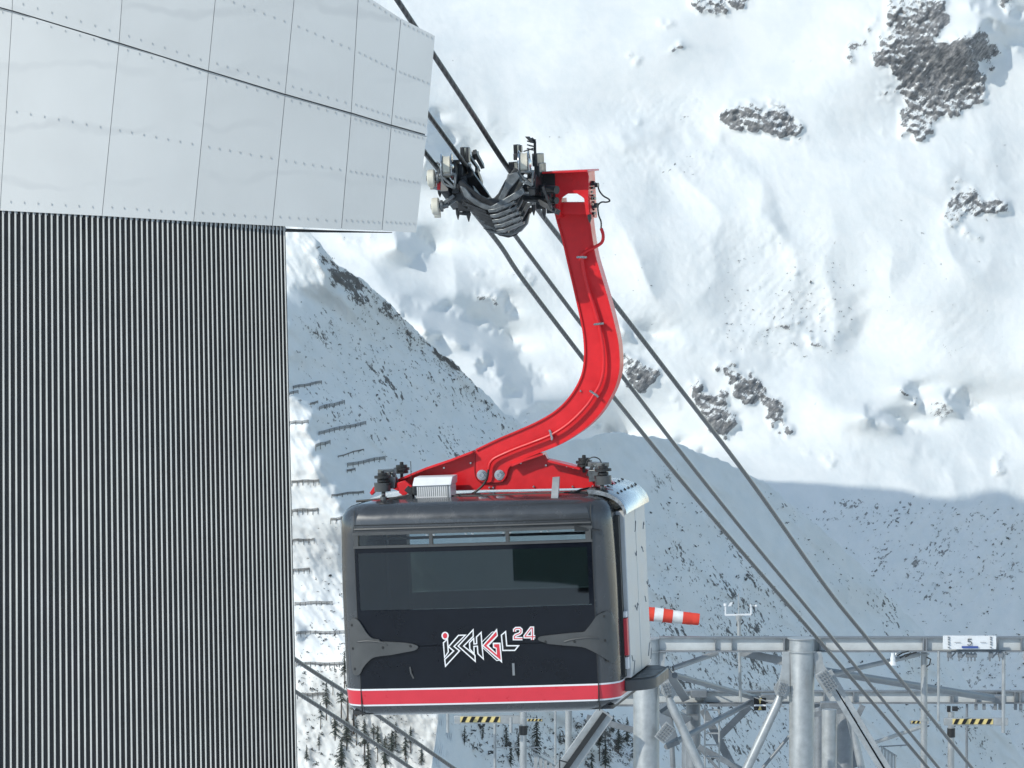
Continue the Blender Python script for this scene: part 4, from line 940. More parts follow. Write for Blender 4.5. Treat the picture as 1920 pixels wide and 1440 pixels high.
for y, w_ in ((352, .06), (372, .05)): m.cyl(H(985,y,YG+.2), H(1044,y+4,YG-.05), w_/1.4, n=12)
m.bar(H(1012,378,YG), H(1046,398,YG-.1), .05, .08); m.bar(H(1018,350,YG-.15), H(1034,392,YG-.15), .025, .04)
parts(m, 'pivot_shaft', M['machine'], carriage)
# ---- buffers and hooks at both ends of the crossbar
def buffer(cx, cy, flip):
    m = MB(); y = .52
    for dx, dy, r, h_ in ((-14,14,.075,.10),):
        pass
    def disc(x, yy, r, h_, yl=y): c = H(x, yy, yl); m.lathe(c, (0,0,1), [(-h_/2,.01),(-h_/2,r),(h_/2,r),(h_/2,.01)], 18)
    f = flip
    disc(cx-f*16, cy+20, .085, .09); part(m, 'buffer_base', M['bracket'], car); m = MB()
    for k, (dx, dy, r) in enumerate(((-16,8,.055),(-16,1,.085),(-16,-4,.05),(20,-14,.085),(20,-19,.06),(20,-24,.02),(-12,14,.07),(20,-8,.07))): disc(cx+f*dx, cy+dy, r, .026, y+(.35 if dx > 0 else 0))
    m.cyl(H(cx-f*16, cy+24, y), H(cx-f*16, cy-10, y), .018, n=10); m.cyl(H(cx+f*20, cy+6, y+.35), H(cx+f*20, cy-27, y+.35), .016, n=10)
    parts(m, 'buffer_disc', M['black'], car)
    m = MB(); m.bar(H(cx-f*20, cy-8, y+.1), H(cx+f*6, cy-10, y+.2), .05, .12); m.bar(H(cx-f*4, cy-8, y+.12), H(cx-f*2, cy+16, y+.12), .035, .08); m.bar(H(cx+f*2, cy-10, y+.12), H(cx+f*12, cy+10, y+.2), .03, .06)
    m.bar(H(cx-f*24, cy+10, y+.12), H(cx+f*10, cy+12, y+.12), .12, .10); parts(m, 'buffer_mount', M['machine2'], car, bevel=.004)
    m = MB(); m.cyl(H(cx-f*14, cy+38, y-.08), H(cx-f*14, cy+22, y), .022, n=12); m.lathe(H(cx-f*14, cy+40, y-.08), (0,0,1), [(-.02,.01),(-.02,.035),(.01,.035),(.01,.01)], 14); part(m, 'mounting_stud', M['machine2'], car)
buffer(733, 893, 1); buffer(1115, 880, -1)
pb([(693,924),(700,913),(713,909),(728,905),(736,912),(722,918),(706,919),(697,929)], .70, .08, 'red_hook', 'red')
pb([(1108,896),(1122,889),(1136,893),(1147,903),(1153,909),(1140,905),(1126,903),(1112,912)], .70, .08, 'red_hook', 'red')
m = MB(); m.tube([H(x, y, .6) for x, y in sp([(1098,873),(1103,862),(1113,857),(1124,861),(1128,870)],4)], .006, 6); m.tube([H(770,865,.7), H(771,900,.7)], .004, 5); parts(m, 'whip_antenna', M['black'])
m = MB(); m.bar(H(745,935,.45), H(775,930,.45), .05, .1); m.bar(H(762,915,.5), H(780,930,.5), .06, .05); m.cyl(H(777,912,.47), H(778,928,.47), .035, n=12); m.bar(H(1070,922,.5), H(1100,925,.5), .03, .05); parts(m, 'roof_fitting', M['machine'], car, bevel=.004)
pb([(745,905),(758,901),(772,912),(768,924),(756,930),(748,924)], .55, .05, 'red_lever', 'red')

# ---------------------------------------------------------------- steel trestle
tre = thing('steel_trestle', P(1503, 1440, 80)*1.0, 'galvanised steel trestle of round columns and beams at the lower right', 'trestle')
tre.location.z = ground_z(tre.location.y); tre['org'] = list(tre.location)
def ibeam(m, xa, xb, y0_, y1_, D, wf=.19, t=.026, stiff=(), D2=None):
    D2 = D2 or D; a0, a1 = P(xa, y0_, D), P(xb, y0_, D2); b0, b1 = P(xa, y1_, D), P(xb, y1_, D2)
    m.bar(a0, a1, t, wf, (0,1,0)); m.bar(b0, b1, t, wf, (0,1,0)); m.cur = 1; m.bar((a0+b0)/2, (a1+b1)/2, (a0-b0).length, .02, (0,1,0))
    m.cur = 0
    for x, w_ in stiff:
        f = (x-xa)/(xb-xa); c = (a0+b0)/2*(1-f)+(a1+b1)/2*f; m.box(c, (w_/2,0,0), (0,wf/2-.004,0), (0,0,(a0-b0).length/2-.01))
def T(m, name, mt='galv', **k): return m.build(name, M[mt], tre, **k)
def TS(m, name, mt='galv', **k): return [q.build(name, M[mt], tre, **k) for q in m.islands()]
m = MB(); ibeam(m, 1236, 2100, 1195, 1220.5, 80, stiff=((1341,.012),(1372,.012),(1470,.03),(1537,.03),(1731,.03),(1736,.03),(1870,.03),(1914,.02)), wf=.19); m.build('upper_beam', [M['galvd'], M['web']], tre, bevel=.003)
m = MB(); ibeam(m, 1150, 1236, 1197, 1220, 80.3, wf=.19); m.build('upper_beam', [M['galvd'], M['web']], tre)
m = MB(); ibeam(m, 1200, 2100, 1296, 1317.5, 86, stiff=((1320,.02),(1545,.03),(1600,.03),(1782,.03),(1786,.03),(1830,.03),(1868,.02),(1877,.02),(1902,.02),(1912,.03)), wf=.19); m.build('lower_beam', [M['galvd'], M['web']], tre, bevel=.003)
def column(px, py, D, r, name='column', hb=None, band=(), mt='galv'):
    t = P(px, py, D); b = Vector((t.x, t.y, ground_z(t.y)-.5)); m = MB(); L = t.z-b.z
    m.lathe(b, (0,0,1), [(0,r*1.0),(L-.02,r),(L,r*.97),(L,r*.02)], 36)
    o = T(m, name, mt)
    for yb, rr, hh in band:
        m = MB(); c = P(px, yb, D); c.y = t.y; c.x = t.x; m.lathe(c, (0,0,1), [(-hh/2,r*.9),(-hh/2,rr),(hh/2,rr),(hh/2,r*.9)], 36); m.build('column_collar', M['galv'], o)
    return o
column(1503.5, 1196, 79.75, .206, band=((1197,.235,.02),(1221,.232,.025)))
column(1212, 1197, 80, .215, band=((1197,.235,.02),(1221,.235,.025)))
column(1300, 1293, 86.3, .125, mt='galvd', band=((1318,.16,.03),(1294,.15,.02)))
column(1296, 1330, 88, .17, mt='galvd')
column(1555, 1330, 84, .13); column(1584, 1322, 87, .145, mt='galvd'); column(1536, 1326, 90, .10, mt='galvd')
column(1733, 1222, 80.2, .055, 'light_post', band=((1226,.085,.02),(1350,.075,.05)))
m = MB()  # gusset plates that curve from beam to column
def plate(poly, D, th=.03): m.prism([P(x, y, D) for x, y in poly], (0, th, 0))
plate([(1236,1222),(1249,1222),(1246,1246),(1248,1262),(1256,1280),(1268,1300),(1258,1318),(1240,1300),(1236,1262)], 79.95)
T(m, 'gusset_plate', bevel=.003); m = MB()
plate([(1481,1222),(1467,1222),(1466,1250),(1462,1272),(1450,1290),(1456,1308),(1468,1314),(1481,1296)], 79.7); T(m, 'gusset_plate', bevel=.003); m = MB()
plate([(1526,1222),(1540,1222),(1545,1246),(1570,1290),(1555,1312),(1528,1270)], 79.7); T(m, 'gusset_plate', bevel=.003)
def boltfield(cx, cy, D, ang, nx, ny, wx, wy):
    m = MB(); c = P(cx, cy, D); k = D/F; ca, sa = math.cos(ang), math.sin(ang)
    ux = Vector((ca, 0, sa)); uz = Vector((-sa, 0, ca))
    m.box(c, ux*wx*k/2, Vector((0,.015,0)), uz*wy*k/2); o = T(m, 'splice_plate', bevel=.003)
    m = MB()
    for i in range(nx):
        for j in range(ny):
            q = c+ux*((i+.5)/nx-.5)*wx*k*.92+uz*((j+.5)/ny-.5)*wy*k*.92; m.cyl(q+Vector((0,-.015,0)), q+Vector((0,-.05,0)), .018, n=6)
    m.build('bolt_heads', M['galvd'], o)
boltfield(1250, 1291, 79.85, R(18), 3, 4, 18, 25); boltfield(1467, 1291, 79.6, R(-14), 3, 4, 18, 27); boltfield(1551, 1277, 79.2, R(34), 4, 6, 24, 44); boltfield(1247, 1374, 79.8, R(-38), 4, 6, 23, 36)
m = MB(); m.tube([P(1254,1308,79.9), P(1259,1322,79.9), P(1316,1446,79.9), P(1340,1500,79.9)], [.05,.075,.075,.075], 16); T(m, 'diagonal_tube')
m = MB(); m.tube([P(1462,1304,79.7), P(1458,1318,79.7), P(1398,1446,79.7), P(1380,1486,79.7)], [.05,.075,.075,.075], 16); T(m, 'diagonal_tube')
def brace(p, q, D1, D2, w_, d_, name='brace', mt='galvd', rnd=False):
    m = MB(); a, b_ = P(*p, D1), P(*q, D2)
    if rnd: m.cyl(a, b_, w_/2, n=14)
    else: m.bar(a, b_, w_, d_)
    return T(m, name, mt, bevel=0 if rnd else .004)
brace((1262,1253),(1345,1224), 80.3, 80.6, .09, .1, mt='galv', rnd=True); brace((1248,1255),(1285,1310), 80.2, 85.8, .14, .08); brace((1265,1266),(1415,1308), 80.3, 85.6, .10, .10, rnd=True)
brace((1390,1223),(1470,1240), 80.6, 80.1, .13, .06); brace((1420,1310),(1250,1400), 86, 81, .10, .1, rnd=True); brace((1405,1325),(1350,1380), 86.2, 86.5, .12, .05)
brace((1470,1325),(1250,1256), 85, 85.9, .02, .02)
brace((1545,1258),(1860,1309), 80.2, 85.5, .13, .13, rnd=True); brace((1560,1264),(1725,1226), 80.4, 80.3, .085, .1, mt='galv', rnd=True)
brace((1640,1392),(1730,1362), 82, 80.6, .07, .07, mt='galv', rnd=True); brace((1330,1322),(1430,1322), 85.6, 85.6, .05, .05); brace((1255,1300),(1262,1440), 83.5, 83.5, .09, .09, rnd=True); brace((1318,1330),(1375,1440), 87, 87, .14, .05); brace((1618,1322),(1560,1440), 87.5, 87.5, .10, .08); brace((1525,1340),(1600,1330), 86, 86, .08, .06); brace((1430,1440),(1480,1380), 86, 86, .06, .06, rnd=True); brace((1245,1330),(1290,1350), 80.4, 86, .16, .06); brace((1262,1396),(1240,1325), 80.6, 84, .22, .08)
brace((1310,1400),(1440,1470), 86, 86, .10, .08); brace((1290,1380),(1400,1500), 88, 88, .05, .08)
for dx in (0, 13):   # double channel running down right
    brace((1542+dx,1262-dx*.35),(1668+dx,1470-dx*.35), 79.4, 79.4, .085, .12, 'diagonal_channel', 'galv')
m = MB(); m.bar(P(1548,1262,79.45), P(1676,1470,79.45), .03, .04); T(m, 'channel_gap', 'black')
brace((1136,1335),(1040,1470), 79.4, 79.4, .30, .10, 'diagonal_channel', 'galv'); m = MB(); m.bar(P(1134,1338,79.3), P(1046,1462,79.3), .085, .04); T(m, 'channel_gap', 'black')
brace((1590,1330),(1620,1460), 84, 84, .13, .1, mt='galv', rnd=True); brace((1560,1316),(1600,1440), 87.5, 87.5, .22, .1); brace((1500,1330),(1560,1312), 86.4, 86.4, .10, .08)
m = MB()
for x, y, w_, h_, D in ((1440,1306,26,10,85.6),(1560,1322,44,12,84.5),(1872,1310,26,14,85.7),(1310,1300,30,14,85.8),(1297,1345,26,10,86),(1460,1305,30,8,85.7)): m.box(P(x, y, D), (w_*D/F/2,0,0), (0,.12,0), (0,0,h_*D/F/2))
TS(m, 'joint_housing', 'galvd', bevel=.01)
def rod(x, y0_, y1_, D, r, mt='galv', name='hanging_rod'):
    m = MB(); a = P(x, y0_, D); b = Vector((a.x, a.y, P(x, y1_, D).z)); m.cyl(a, b, r, n=12); return T(m, name, mt)
rod(1760, 1221, 1353, 79.9, .022); rod(1882, 1221, 1375, 79.9, .03); rod(1919, 1221, 1238, 79.9, .012)
rod(1813, 1318, 1460, 86, .022, 'galvd'); rod(1797, 1240, 1330, 86, .0, 'galvd') if False else None
m = MB()
for x, D in ((1780,79.9),(1800,79.9),(1858,79.9),(1876,79.9)):
    a = P(x, 1223, D); b = P(x, 1233, D); m.bar(a, b, .07, .12); m.bar(P(x+12,1223,D), P(x+2,1234,D), .02, .05); m.cyl(P(x-2,1232,D), P(x-2,1240,D), .012, n=8)
for x in (1815, 1821, 1828): m.cyl(P(x,1223,79.9), P(x,1240,79.9), .012, n=8); m.box(P(x,1229,79.9), (.03,0,0),(0,.04,0),(0,0,.03))
for x in (1830, 1845, 1866, 1875, 1904, 1914): m.bar(P(x,1319,86), P(x,1331,86), .05, .1)
TS(m, 'beam_bracket', 'galvd', bevel=.004)
m = MB()
for x, y in ((1705,1230),(1715,1228),(1700,1226)): m.tube([P(x-18,y+4,79.7), P(x-8,y-2,79.7), P(x+4,y-5,79.7)], .014, 6)
m.tube([P(1737,1232,80), P(1745,1236,80), P(1743,1246,80), P(1737,1250,80)], .012, 6); m.tube([P(1325,1318,85.7), P(1370,1320,85.7), P(1400,1319,85.7), P(1440,1317,85.7)], .012, 6)
TS(m, 'cable_run', 'black')
lad = MB(); xs_ = (1321.5, 1348.5); D = 84
for x in xs_: lad.cyl(P(x, 1322 if x < 1340 else 1330, D), P(x, 1470, D), .016, n=8)
for k in range(7): y = 1331+22*k; lad.cyl(P(xs_[0], y, D), P(xs_[1], y, D), .014, n=8)
T(lad, 'ladder', 'galv')
# railing panels near the foot
def slats(x0, x1, ya, yb, D, n, name_label, root, org=None):
    m = MB()
    for k in range(n):
        x = x0+(x1-x0)*(k+.5)/n; y = ya+(yb-ya)*(k+.5)/n; w_ = (x1-x0)/n*D/F*.36
        a = P(x, y, D+.03*k); m.box(Vector((a.x, a.y, a.z-.5)), (w_,0,0), (0,.02,0), (0,0,.5))
    m.bar(P(x0,ya,D), P(x1,yb,D+.03*n), .03, .03); return m.build('slatted_panel', M['galv'], root, bevel=.003)
slats(1651, 1681, 1399, 1418, 81, 5, '', tre)
brace((1648,1400),(1700,1397), 82, 82, .02, .02)

# number board on the beam
sg = thing('number_board', P(1818, 1205, 79.8), 'white board with a black 5 fixed to the upper beam', 'sign')
m = MB(); m.box(P(1818, 1204.5, 79.75), (50*79.75/F,0,0), (0,.012,0), (0,0,12.8*79.75/F)); sb_ = m.build('board', M['white'], sg, bevel=.004)
def s5(pts, w_, nm, mt, par):
    m = MB(); D = 79.72
    q = [P(x, y, D) for x, y in pts]
    for i in range(len(q)-1): m.bar(q[i]+(q[i]-q[i+1]).normalized()*w_*.3, q[i+1]+(q[i+1]-q[i]).normalized()*w_*.3, w_, .006)
    m.build(nm, M[mt], par, smooth=False)
s5([(1821.5,1198.3),(1815.5,1198.3),(1815,1203)]+sp([(1815,1203),(1819,1202.2),(1821.6,1204.8),(1820.6,1208.4),(1817,1209.6),(1814.3,1208.6)],3), .011, 'digit', 'black', sb_)
s5([(1804.5,1213.5),(1833,1213.5)], .035, 'blue_label', 'blue', sb_)
for x in (1779, 1858):
    m = MB()
    for y in (1195,1199,1204,1208,1214): m.box(P(x, y, 79.72), (.014,0,0), (0,.006,0), (0,0,.010))
    m.build('screw_row', M['galvd'], sb_, smooth=False)
for x in (1790, 1838): s5([(x,1204.5),(x+11,1204.5)], .006, 'faint_line', 'galvd', sb_)
# hazard bars
def hazard(x0, x1, yc_, hgt, D, lx0, lx1, n, label, bar0, bar1):
    root = thing('hazard_bar', P((x0+x1)/2, yc_, D), label, 'barrier', 'hazard striped clearance bars')
    k = D/F; m = MB(); m.box(P((bar0+bar1)/2, yc_, D), ((bar1-bar0)/2*k,0,0), (0,.05,0), (0,0,hgt/2*k)); b = m.build('bar', M['galv'], root, bevel=.006)
    m = MB(); m.box(P((lx0+lx1)/2, yc_, D-.055), ((lx1-lx0)/2*k,0,0), (0,.004,0), (0,0,hgt*.36*k)); m.build('yellow_plate', M['yellow'], b, smooth=False)
    m = MB(); p_ = (lx1-lx0)/n
    for i in range(n):
        xa = lx0+p_*i; h = hgt*.345; m.prism([P(xa+p_*.1, yc_+h, D-.062), P(xa+p_*.55, yc_+h, D-.062), P(xa+p_*.9, yc_-h, D-.062), P(xa+p_*.42, yc_-h, D-.062)], (0,-.004,0))
    m.build('black_stripes', M['decalblack'], b, smooth=False)
hazard(1780, 1890, 1353, 14, 80.5, 1786, 1862, 5, 'striped clearance bar hanging at the right end under the beam', 1770, 1890)
hazard(853, 960, 1349, 15, 80.5, 863, 938, 5, 'striped clearance bar just under the cable car cabin', 852, 986)
hazard(1708, 1727, 1354, 7, 82, 1709, 1726, 2, 'short striped bar behind the thin light post', 1706, 1742)
hazard(988, 1017, 1350, 6, 82, 989, 1016, 4, 'short striped bar beside the post under the cabin', 985, 1018)
# camera posts
def campost(px, ytop, D, r, label, lamp_=True):
    t = P(px, ytop, D); root = thing('signal_post', Vector((t.x, t.y, ground_z(t.y))), label, 'post', 'round steel signal posts')
    m = MB(); m.cyl(Vector((t.x, t.y, ground_z(t.y)-.3)), t, r, n=20); m.build('post', M['galv'], root)
    m = MB(); m.lathe(Vector((t.x, t.y, t.z-.02)), (0,0,1), [(-.4,r+.012),(-.25,r+.012),(-.25,r*.9)], 20); m.build('post_sleeve', M['black'], root)
    m = MB(); m.box(t+Vector((.06,-.02,.06)), (.045,0,0), (0,.05,0), (0,0,.04)); m.box(t+Vector((-.04,.02,.05)), (.03,0,0), (0,.03,0), (0,0,.05)); [q.build('sensor_head', M['machine'], root, bevel=.006) for q in m.islands()]
campost(1783.5, 1335, 81, .055, 'steel signal post with sensor head under the right hazard bar')
campost(981, 1330, 80.2, .058, 'steel signal post under the cabin beside the striped bar')
# platform under the cabin
pl = thing('catwalk_frame', P(990, 1440, 81), 'catwalk posts and rails seen below the cabin floor', 'catwalk')
pl.location.z = ground_z(pl.location.y); pl['org'] = list(pl.location)
def rod2(x, y0_, y1_, D, r, nm='post', mt='galv'):
    m = MB(); a = P(x, y0_, D); m.cyl(a, Vector((a.x, a.y, P(x, y1_, D).z if y1_ < 1440 else ground_z(a.y))), r, n=12); return m.build(nm, M[mt], pl)
rod2(928, 1356, 1500, 82, .025); rod2(839.5, 1310, 1374, 80, .025, 'hanging_rod'); rod2(958, 1345, 1374, 80, .028, 'hanging_rod'); rod2(1041.5, 1310, 1500, 83, .018); rod2(1066, 1310, 1500, 84, .06); 
m = MB(); ibeam(m, 700, 1236, 1300, 1322, 81, wf=.19); m.build('deck_beam', [M['galvd'], M['web']], pl)
m = MB(); m.bar(P(930,1402,82), P(1012,1401,82), .018, .018); m.bar(P(1000,1404,82), P(1046,1428,82), .018, .018); [q.build('handrail', M['galv'], pl) for q in m.islands()]
slats(1000, 1046, 1411, 1440, 82, 5, '', pl)
m = MB(); m.bar(P(1048,1425,79), P(1072,1432,79), .02, .02); m.bar(P(1049,1425,79), P(1050,1460,79), .02, .02); [q.build('step_bracket', M['black'], pl) for q in m.islands()]
m = MB(); m.bar(P(1100,1345,84), P(1200,1372,84), .10, .08); m.build('tie_beam', M['galvd'], pl)
# small warning plate
wp_ = thing('warning_plate', P(1425, 1320, 85.5), 'small black and yellow plate below the lower beam', 'sign')
k = 85.3/F; m = MB(); m.box(P(1425,1320,85.3), (11.5*k,0,0), (0,.01,0), (0,0,12*k)); pb_ = m.build('plate', M['decalblack'], wp_)
m = MB()
for s_ in (1, -1): m.prism([P(1425-.5,1320,85.28), P(1425+.5,1320,85.28), P(1425+3,1320+s_*11,85.28), P(1425-3,1320+s_*11,85.28)], (0,-.004,0))
m.build('yellow_mark', M['yellow'], pb_, smooth=False)
m = MB(); m.box(P(1425,1322.5,85.26), (11*k,0,0), (0,.004,0), (0,0,1.6*k)); m.build('white_bar', M['decal'], pb_, smooth=False)
# insulator lamp on the beam
il = thing('beam_lamp', P(1676, 1236, 79.6), 'small pale lamp fixed under the beam between the ropes', 'lamp')
m = MB(); m.lathe(P(1674,1247,79.6), (0,0,1), [(0,.01),(0,.075),(.05,.06),(.06,.04),(.11,.045),(.16,.03),(.2,.03),(.2,.005)], 18); m.build('lamp_body', M['white'], il)
m = MB(); m.tube([P(1676,1232,79.6), P(1680,1226,79.6), P(1688,1222,79.7)], .02, 8); m.build('mounting_arm', M['galv'], il)

# ---------------------------------------------------------------- windsock, weather mast
ws = thing('windsock', P(1217, 1196, 80.6), 'red and white striped windsock blowing right beside the cabin', 'windsock')
m = MB(); m.cyl(P(1217,1197,80.6), P(1215,1140,80.6), .02, n=10); m.build('pole', M['galv'], ws)
cl = [(1204,1150.5,14.5),(1213,1151,13.5),(1226.5,1152,13.2),(1243,1154,13),(1261,1156,12.5),(1280,1158,11.8),(1298,1160,11.4),(1311,1161.5,11)]
cols = ['sockred','sockred','sockwhite','sockred','sockwhite','sockred','sockred']
k = 80.6/F
for i in range(7):
    (xa, ya, ra), (xb, yb, rb_) = cl[i], cl[i+1]; m = MB(); n = 26; ax = (P(xb,yb,80.6)-P(xa,ya,80.6)); L_ = ax.length; ax.normalize()
    u1 = Vector((0,1,0)); v1 = ax.cross(u1); rs = []
    for t in (0, .33, .66, 1):
        rr = (ra+(rb_-ra)*t)*k; c = P(xa,ya,80.6)+ax*L_*t; sag = 1+.02*math.sin(7*(i+t))
        rs.append([c+(u1*math.cos(w_)+v1*math.sin(w_))*rr*sag*(1+.03*math.sin(3*w_+i*1.3+t)) for w_ in np.linspace(0, 2*math.pi, n, endpoint=False)])
    m.rings(rs, cap=False); m.build('red_band' if cols[i] == 'sockred' else 'white_band', M[cols[i]], ws, ang=60)
wm = thing('weather_mast', P(1387, 1310, 82), 'slim weather mast with forked crossarm above the beam', 'mast')
m = MB(); m.cyl(P(1388.5,1316,82), P(1386,1190,82), .026, n=10); m.cyl(P(1386,1195,82), P(1385.5,1158,82), .034, n=10); m.cyl(P(1385.5,1160,82), P(1384.5,1113,82), .010, n=8); [q.build('mast_pole', M['galv'], wm) for q in m.islands()]
m = MB(); m.bar(P(1359,1153,82), P(1408.5,1152,82), .028, .03); m.bar(P(1360,1153,82), P(1360,1135,82), .024, .024); m.bar(P(1408,1152,82), P(1408,1136,82), .024, .024); [q.build('crossarm', M['white'], wm) for q in m.islands()]
m = MB(); m.lathe(P(1360,1136,82), (0,0,1), [(0,.01),(0,.03),(.04,.03),(.04,.01)], 12); m.prism([P(1365,1137,82),P(1371,1136,82),P(1374,1129,82),P(1369,1130,82)], (0,.02,0)); [q.build('wind_vane', M['white'], wm) for q in m.islands()]
m = MB()
for a in (0, 2.1, 4.2):
    c = P(1411,1136,82); e = c+Vector((math.cos(a)*.06, math.sin(a)*.06, 0)); m.cyl(c, e, .006, n=6); m.lathe(e, (math.sin(a), -math.cos(a), 0), [(0,.022),(.015,.018),(.022,.004)], 10)
[q.build('anemometer_cup', M['white'], wm) for q in m.islands()]
m = MB(); m.lathe(P(1385.5,1160,82), (0,0,1), [(-.03,.02),(-.03,.05),(.05,.055),(.06,.02)], 14); m.build('sensor_housing', M['galv'], wm)
m = MB(); m.tube([P(1390,1160,82),P(1394,1166,82),P(1388,1172,82)], .012, 6); m.tube([P(1383,1164,82),P(1381,1172,82),P(1386,1180,82)], .01, 6); [q.build('mast_cable', M['black'], wm) for q in m.islands()]

# ---------------------------------------------------------------- avalanche barriers, trees and scrub on the spurs
def on(L, px, py, off=0.):
    return P(px, py, float(L.at(px, py))-off)
def barrier(x0, y0_, x1, y1_, label, hpx=7):
    n = max(2, int(abs(x1-x0)/9)); pts = [(x0+(x1-x0)*t, y0_+(y1_-y0_)*t+math.sin(t*9+x0)*.8) for t in np.linspace(0, 1, n+1)]
    G_ = [on(spur, x, y, .3) for x, y in pts]; h = hpx*spur.u
    m = MB()
    for g in G_: m.cyl(g-Vector((0,0,1)), g+Vector((0,0,h)), .10, n=6)
    for i in range(n):
        for f in (.25, .5, .75, .98): m.bar(G_[i]+Vector((0,-.12,h*f)), G_[i+1]+Vector((0,-.12,h*f)), .11, .12)
    tag(m.build('avalanche_barrier', M['fence']), label, 'snow fence', 'avalanche barriers across the slope')
z2b = lambda x, y: (540+x/2.667, 900+y/2.667)
BL = [((550,729,603,719), 'avalanche fence topmost in the shaded hollow beside the ribbed wall', 5), ((541,741,559,737), 'short avalanche fence touching the ribbed wall above the sunlit strip', 5), ((582,760,596,755), 'tiny avalanche fence between the two upper shaded ones', 4),
 ((599,768,646,757), 'second long avalanche fence down the shaded slope', 6), ((598,815,686,796), 'longest dark avalanche fence on the shaded slope', 6), ((592,839,619,832), 'short avalanche fence at the edge of sun and shade', 6),
 ((652,875,722,861), 'dark avalanche fence nearest the red arm', 6), ((651,885,666,881), 'tiny avalanche fence just under the one nearest the red arm', 4), ((634,857,682,843), 'faint snowed-over avalanche fence above the one nearest the red arm', 2),
 ((543,795,578,793), 'uppermost avalanche fence on the sunlit strip', 5), ((547,905,598,903), 'sunlit avalanche fence level with the top of the cabin', 4), ((548,960,596,958), 'sunlit avalanche fence level with the cabin roof', 5), ((549,1015,589,1014), 'sunlit avalanche fence level with the vent windows', 4),
 ((550,1071,580,1069), 'short sunlit avalanche fence level with the windscreen', 4), ((553,1134,623,1132), 'sunlit avalanche fence above the left hinge bracket', 5), ((555,1189,646,1188), 'sunlit avalanche fence level with the left hinge bracket', 5),
 ((555,1247,645,1247), 'sunlit avalanche fence just above the opposite-lane ropes', 5), ((557,1305,615,1304), 'lowest avalanche fence among the trees between the lower ropes', 5), ((622,931,682,924), 'avalanche fence running into the cabin top corner', 4), ((620,977,650,973), 'short avalanche fence beside the upper left of the cabin', 5)]
for (a, b, c, d), lb, h in BL: barrier(a, b, c, d, lb, h)
def tree_mesh(h, seed):
    r = random.Random(seed); tr = MB(); tr.cyl((0,0,-.5), (0,0,h*.9), h*.022, h*.005, 7); cr = MB()
    n = int(70)
    for i in range(n):
        t = (i/n)**.85; z = h*(.10+.88*t); R0 = h*.21*(1-t)**.8*r.uniform(.6,1.15)+h*.012
        a = r.uniform(0, 6.283); d = Vector((math.cos(a), math.sin(a), 0)); sd = Vector((-d.y, d.x, 0))
        for s_ in range(4):
            f0, f1 = s_/4, (s_+1.2)/4; w0 = R0*.33*(1.1-f0); dz = -R0*.45
            p0 = Vector((0,0,z))+d*R0*f0+Vector((0,0,dz*f0*f0)); p1 = Vector((0,0,z))+d*R0*f1+Vector((0,0,dz*f1*f1+r.uniform(-.02,.02)*h))
            cr.add([p0-sd*w0+Vector((0,0,r.uniform(-.02,.0)*h)), p0+sd*w0*.9+Vector((0,0,r.uniform(-.02,.0)*h)), p1, p0+Vector((0,0,.018*h))], [(0,1,2),(0,2,3),(1,3,2)])
    return tr, cr
TREES = [(spur, 652,1311,58), (spur, 668,1300,64), (spur, 640,1322,46), (spur,663,1335,62), (spur, 683,1400,40), (spur,612,1325,38), (spur,628,1382,40), (spur,650,1395,42), (spur,601,1350,26), (spur,708,1405,34),(spur,735,1412,36),(spur,722,1436,44),(spur,760,1420,34),(spur,646,1268,34),(spur,652,1232,34),(spur,640,1440,44),(spur,690,1445,40),(spur,668,1375,34),(spur,790,1432,26),(spur,624,1290,20),(spur,700,1380,30),(spur,742,1385,24),(spur,770,1395,26),(spur,575,1425,22),(spur,598,1400,18),
 (near, 950,1404,32), (near,958,1436,34), (near,1006,1415,58), (near,972,1420,36), (near,871,1395,26),(near,905,1385,24),(near,1100,1395,34),(near,1124,1402,40),(near,1135,1440,44),(near,1160,1408,40),(near,1176,1395,42),(near,1190,1425,44),(near,1150,1372,26),(near,1085,1420,30),(near,1205,1390,40),(near,1110,1448,36),(near,1050,1395,20)]
proto = [tree_mesh(1.0, 5+k) for k in range(4)]; pm = []
for k, (tr, cr_) in enumerate(proto):
    ms = []
    for mb, mt in ((tr, 'bark'), (cr_, 'needles')):
        me = bpy.data.meshes.new('conifer'); me.from_pydata([tuple(v) for v in mb.v], [], mb.f); me.materials.append(M[mt]); ms.append(me)
    pm.append(ms)
def where(px, py):
    near_ = [('the cabin floor', 900, 1335), ('the lower opposite-lane rope', 660, 1362), ('the upper opposite-lane rope', 770, 1385), ('the ribbed wall', 556, 1390), ('the wide diagonal channel', 1090, 1400), ('the left trestle column', 1212, 1400), ('the post under the cabin', 981, 1390), ('the left hinge bracket', 655, 1215)]
    return min(near_, key=lambda q: abs(q[1]-px)+abs(q[2]-py))[0]
cnt = {}
ORD = ['first', 'second', 'third', 'fourth', 'fifth', 'sixth', 'seventh', 'eighth', 'ninth', 'tenth', 'eleventh', 'twelfth', 'thirteenth', 'fourteenth']
for k, (L, x, y, h) in enumerate(sorted(TREES, key=lambda t: t[1])):
    base_ = on(L, x, y, .2); w_ = where(x, y); i = cnt.get(w_, 0); cnt[w_] = i+1
    size = 'tall' if h > 45 else 'mid-sized' if h > 32 else 'small'
    root = thing('conifer', base_, '%s dark conifer near %s, %s from the left there' % (size, w_, ORD[i]), 'tree', 'conifers on the lower slopes')
    s_ = h*L.u*(1.25 if L is spur else 1.1); a = random.uniform(0, 6.28)
    for me, nm in zip(pm[k % 4], ('trunk', 'crown')):
        o = bpy.data.objects.new(nm, me); C.objects.link(o); o.parent = root; o.scale = (s_*random.uniform(.95,1.25), s_*1.1, s_); o.rotation_euler = (0,0,a)
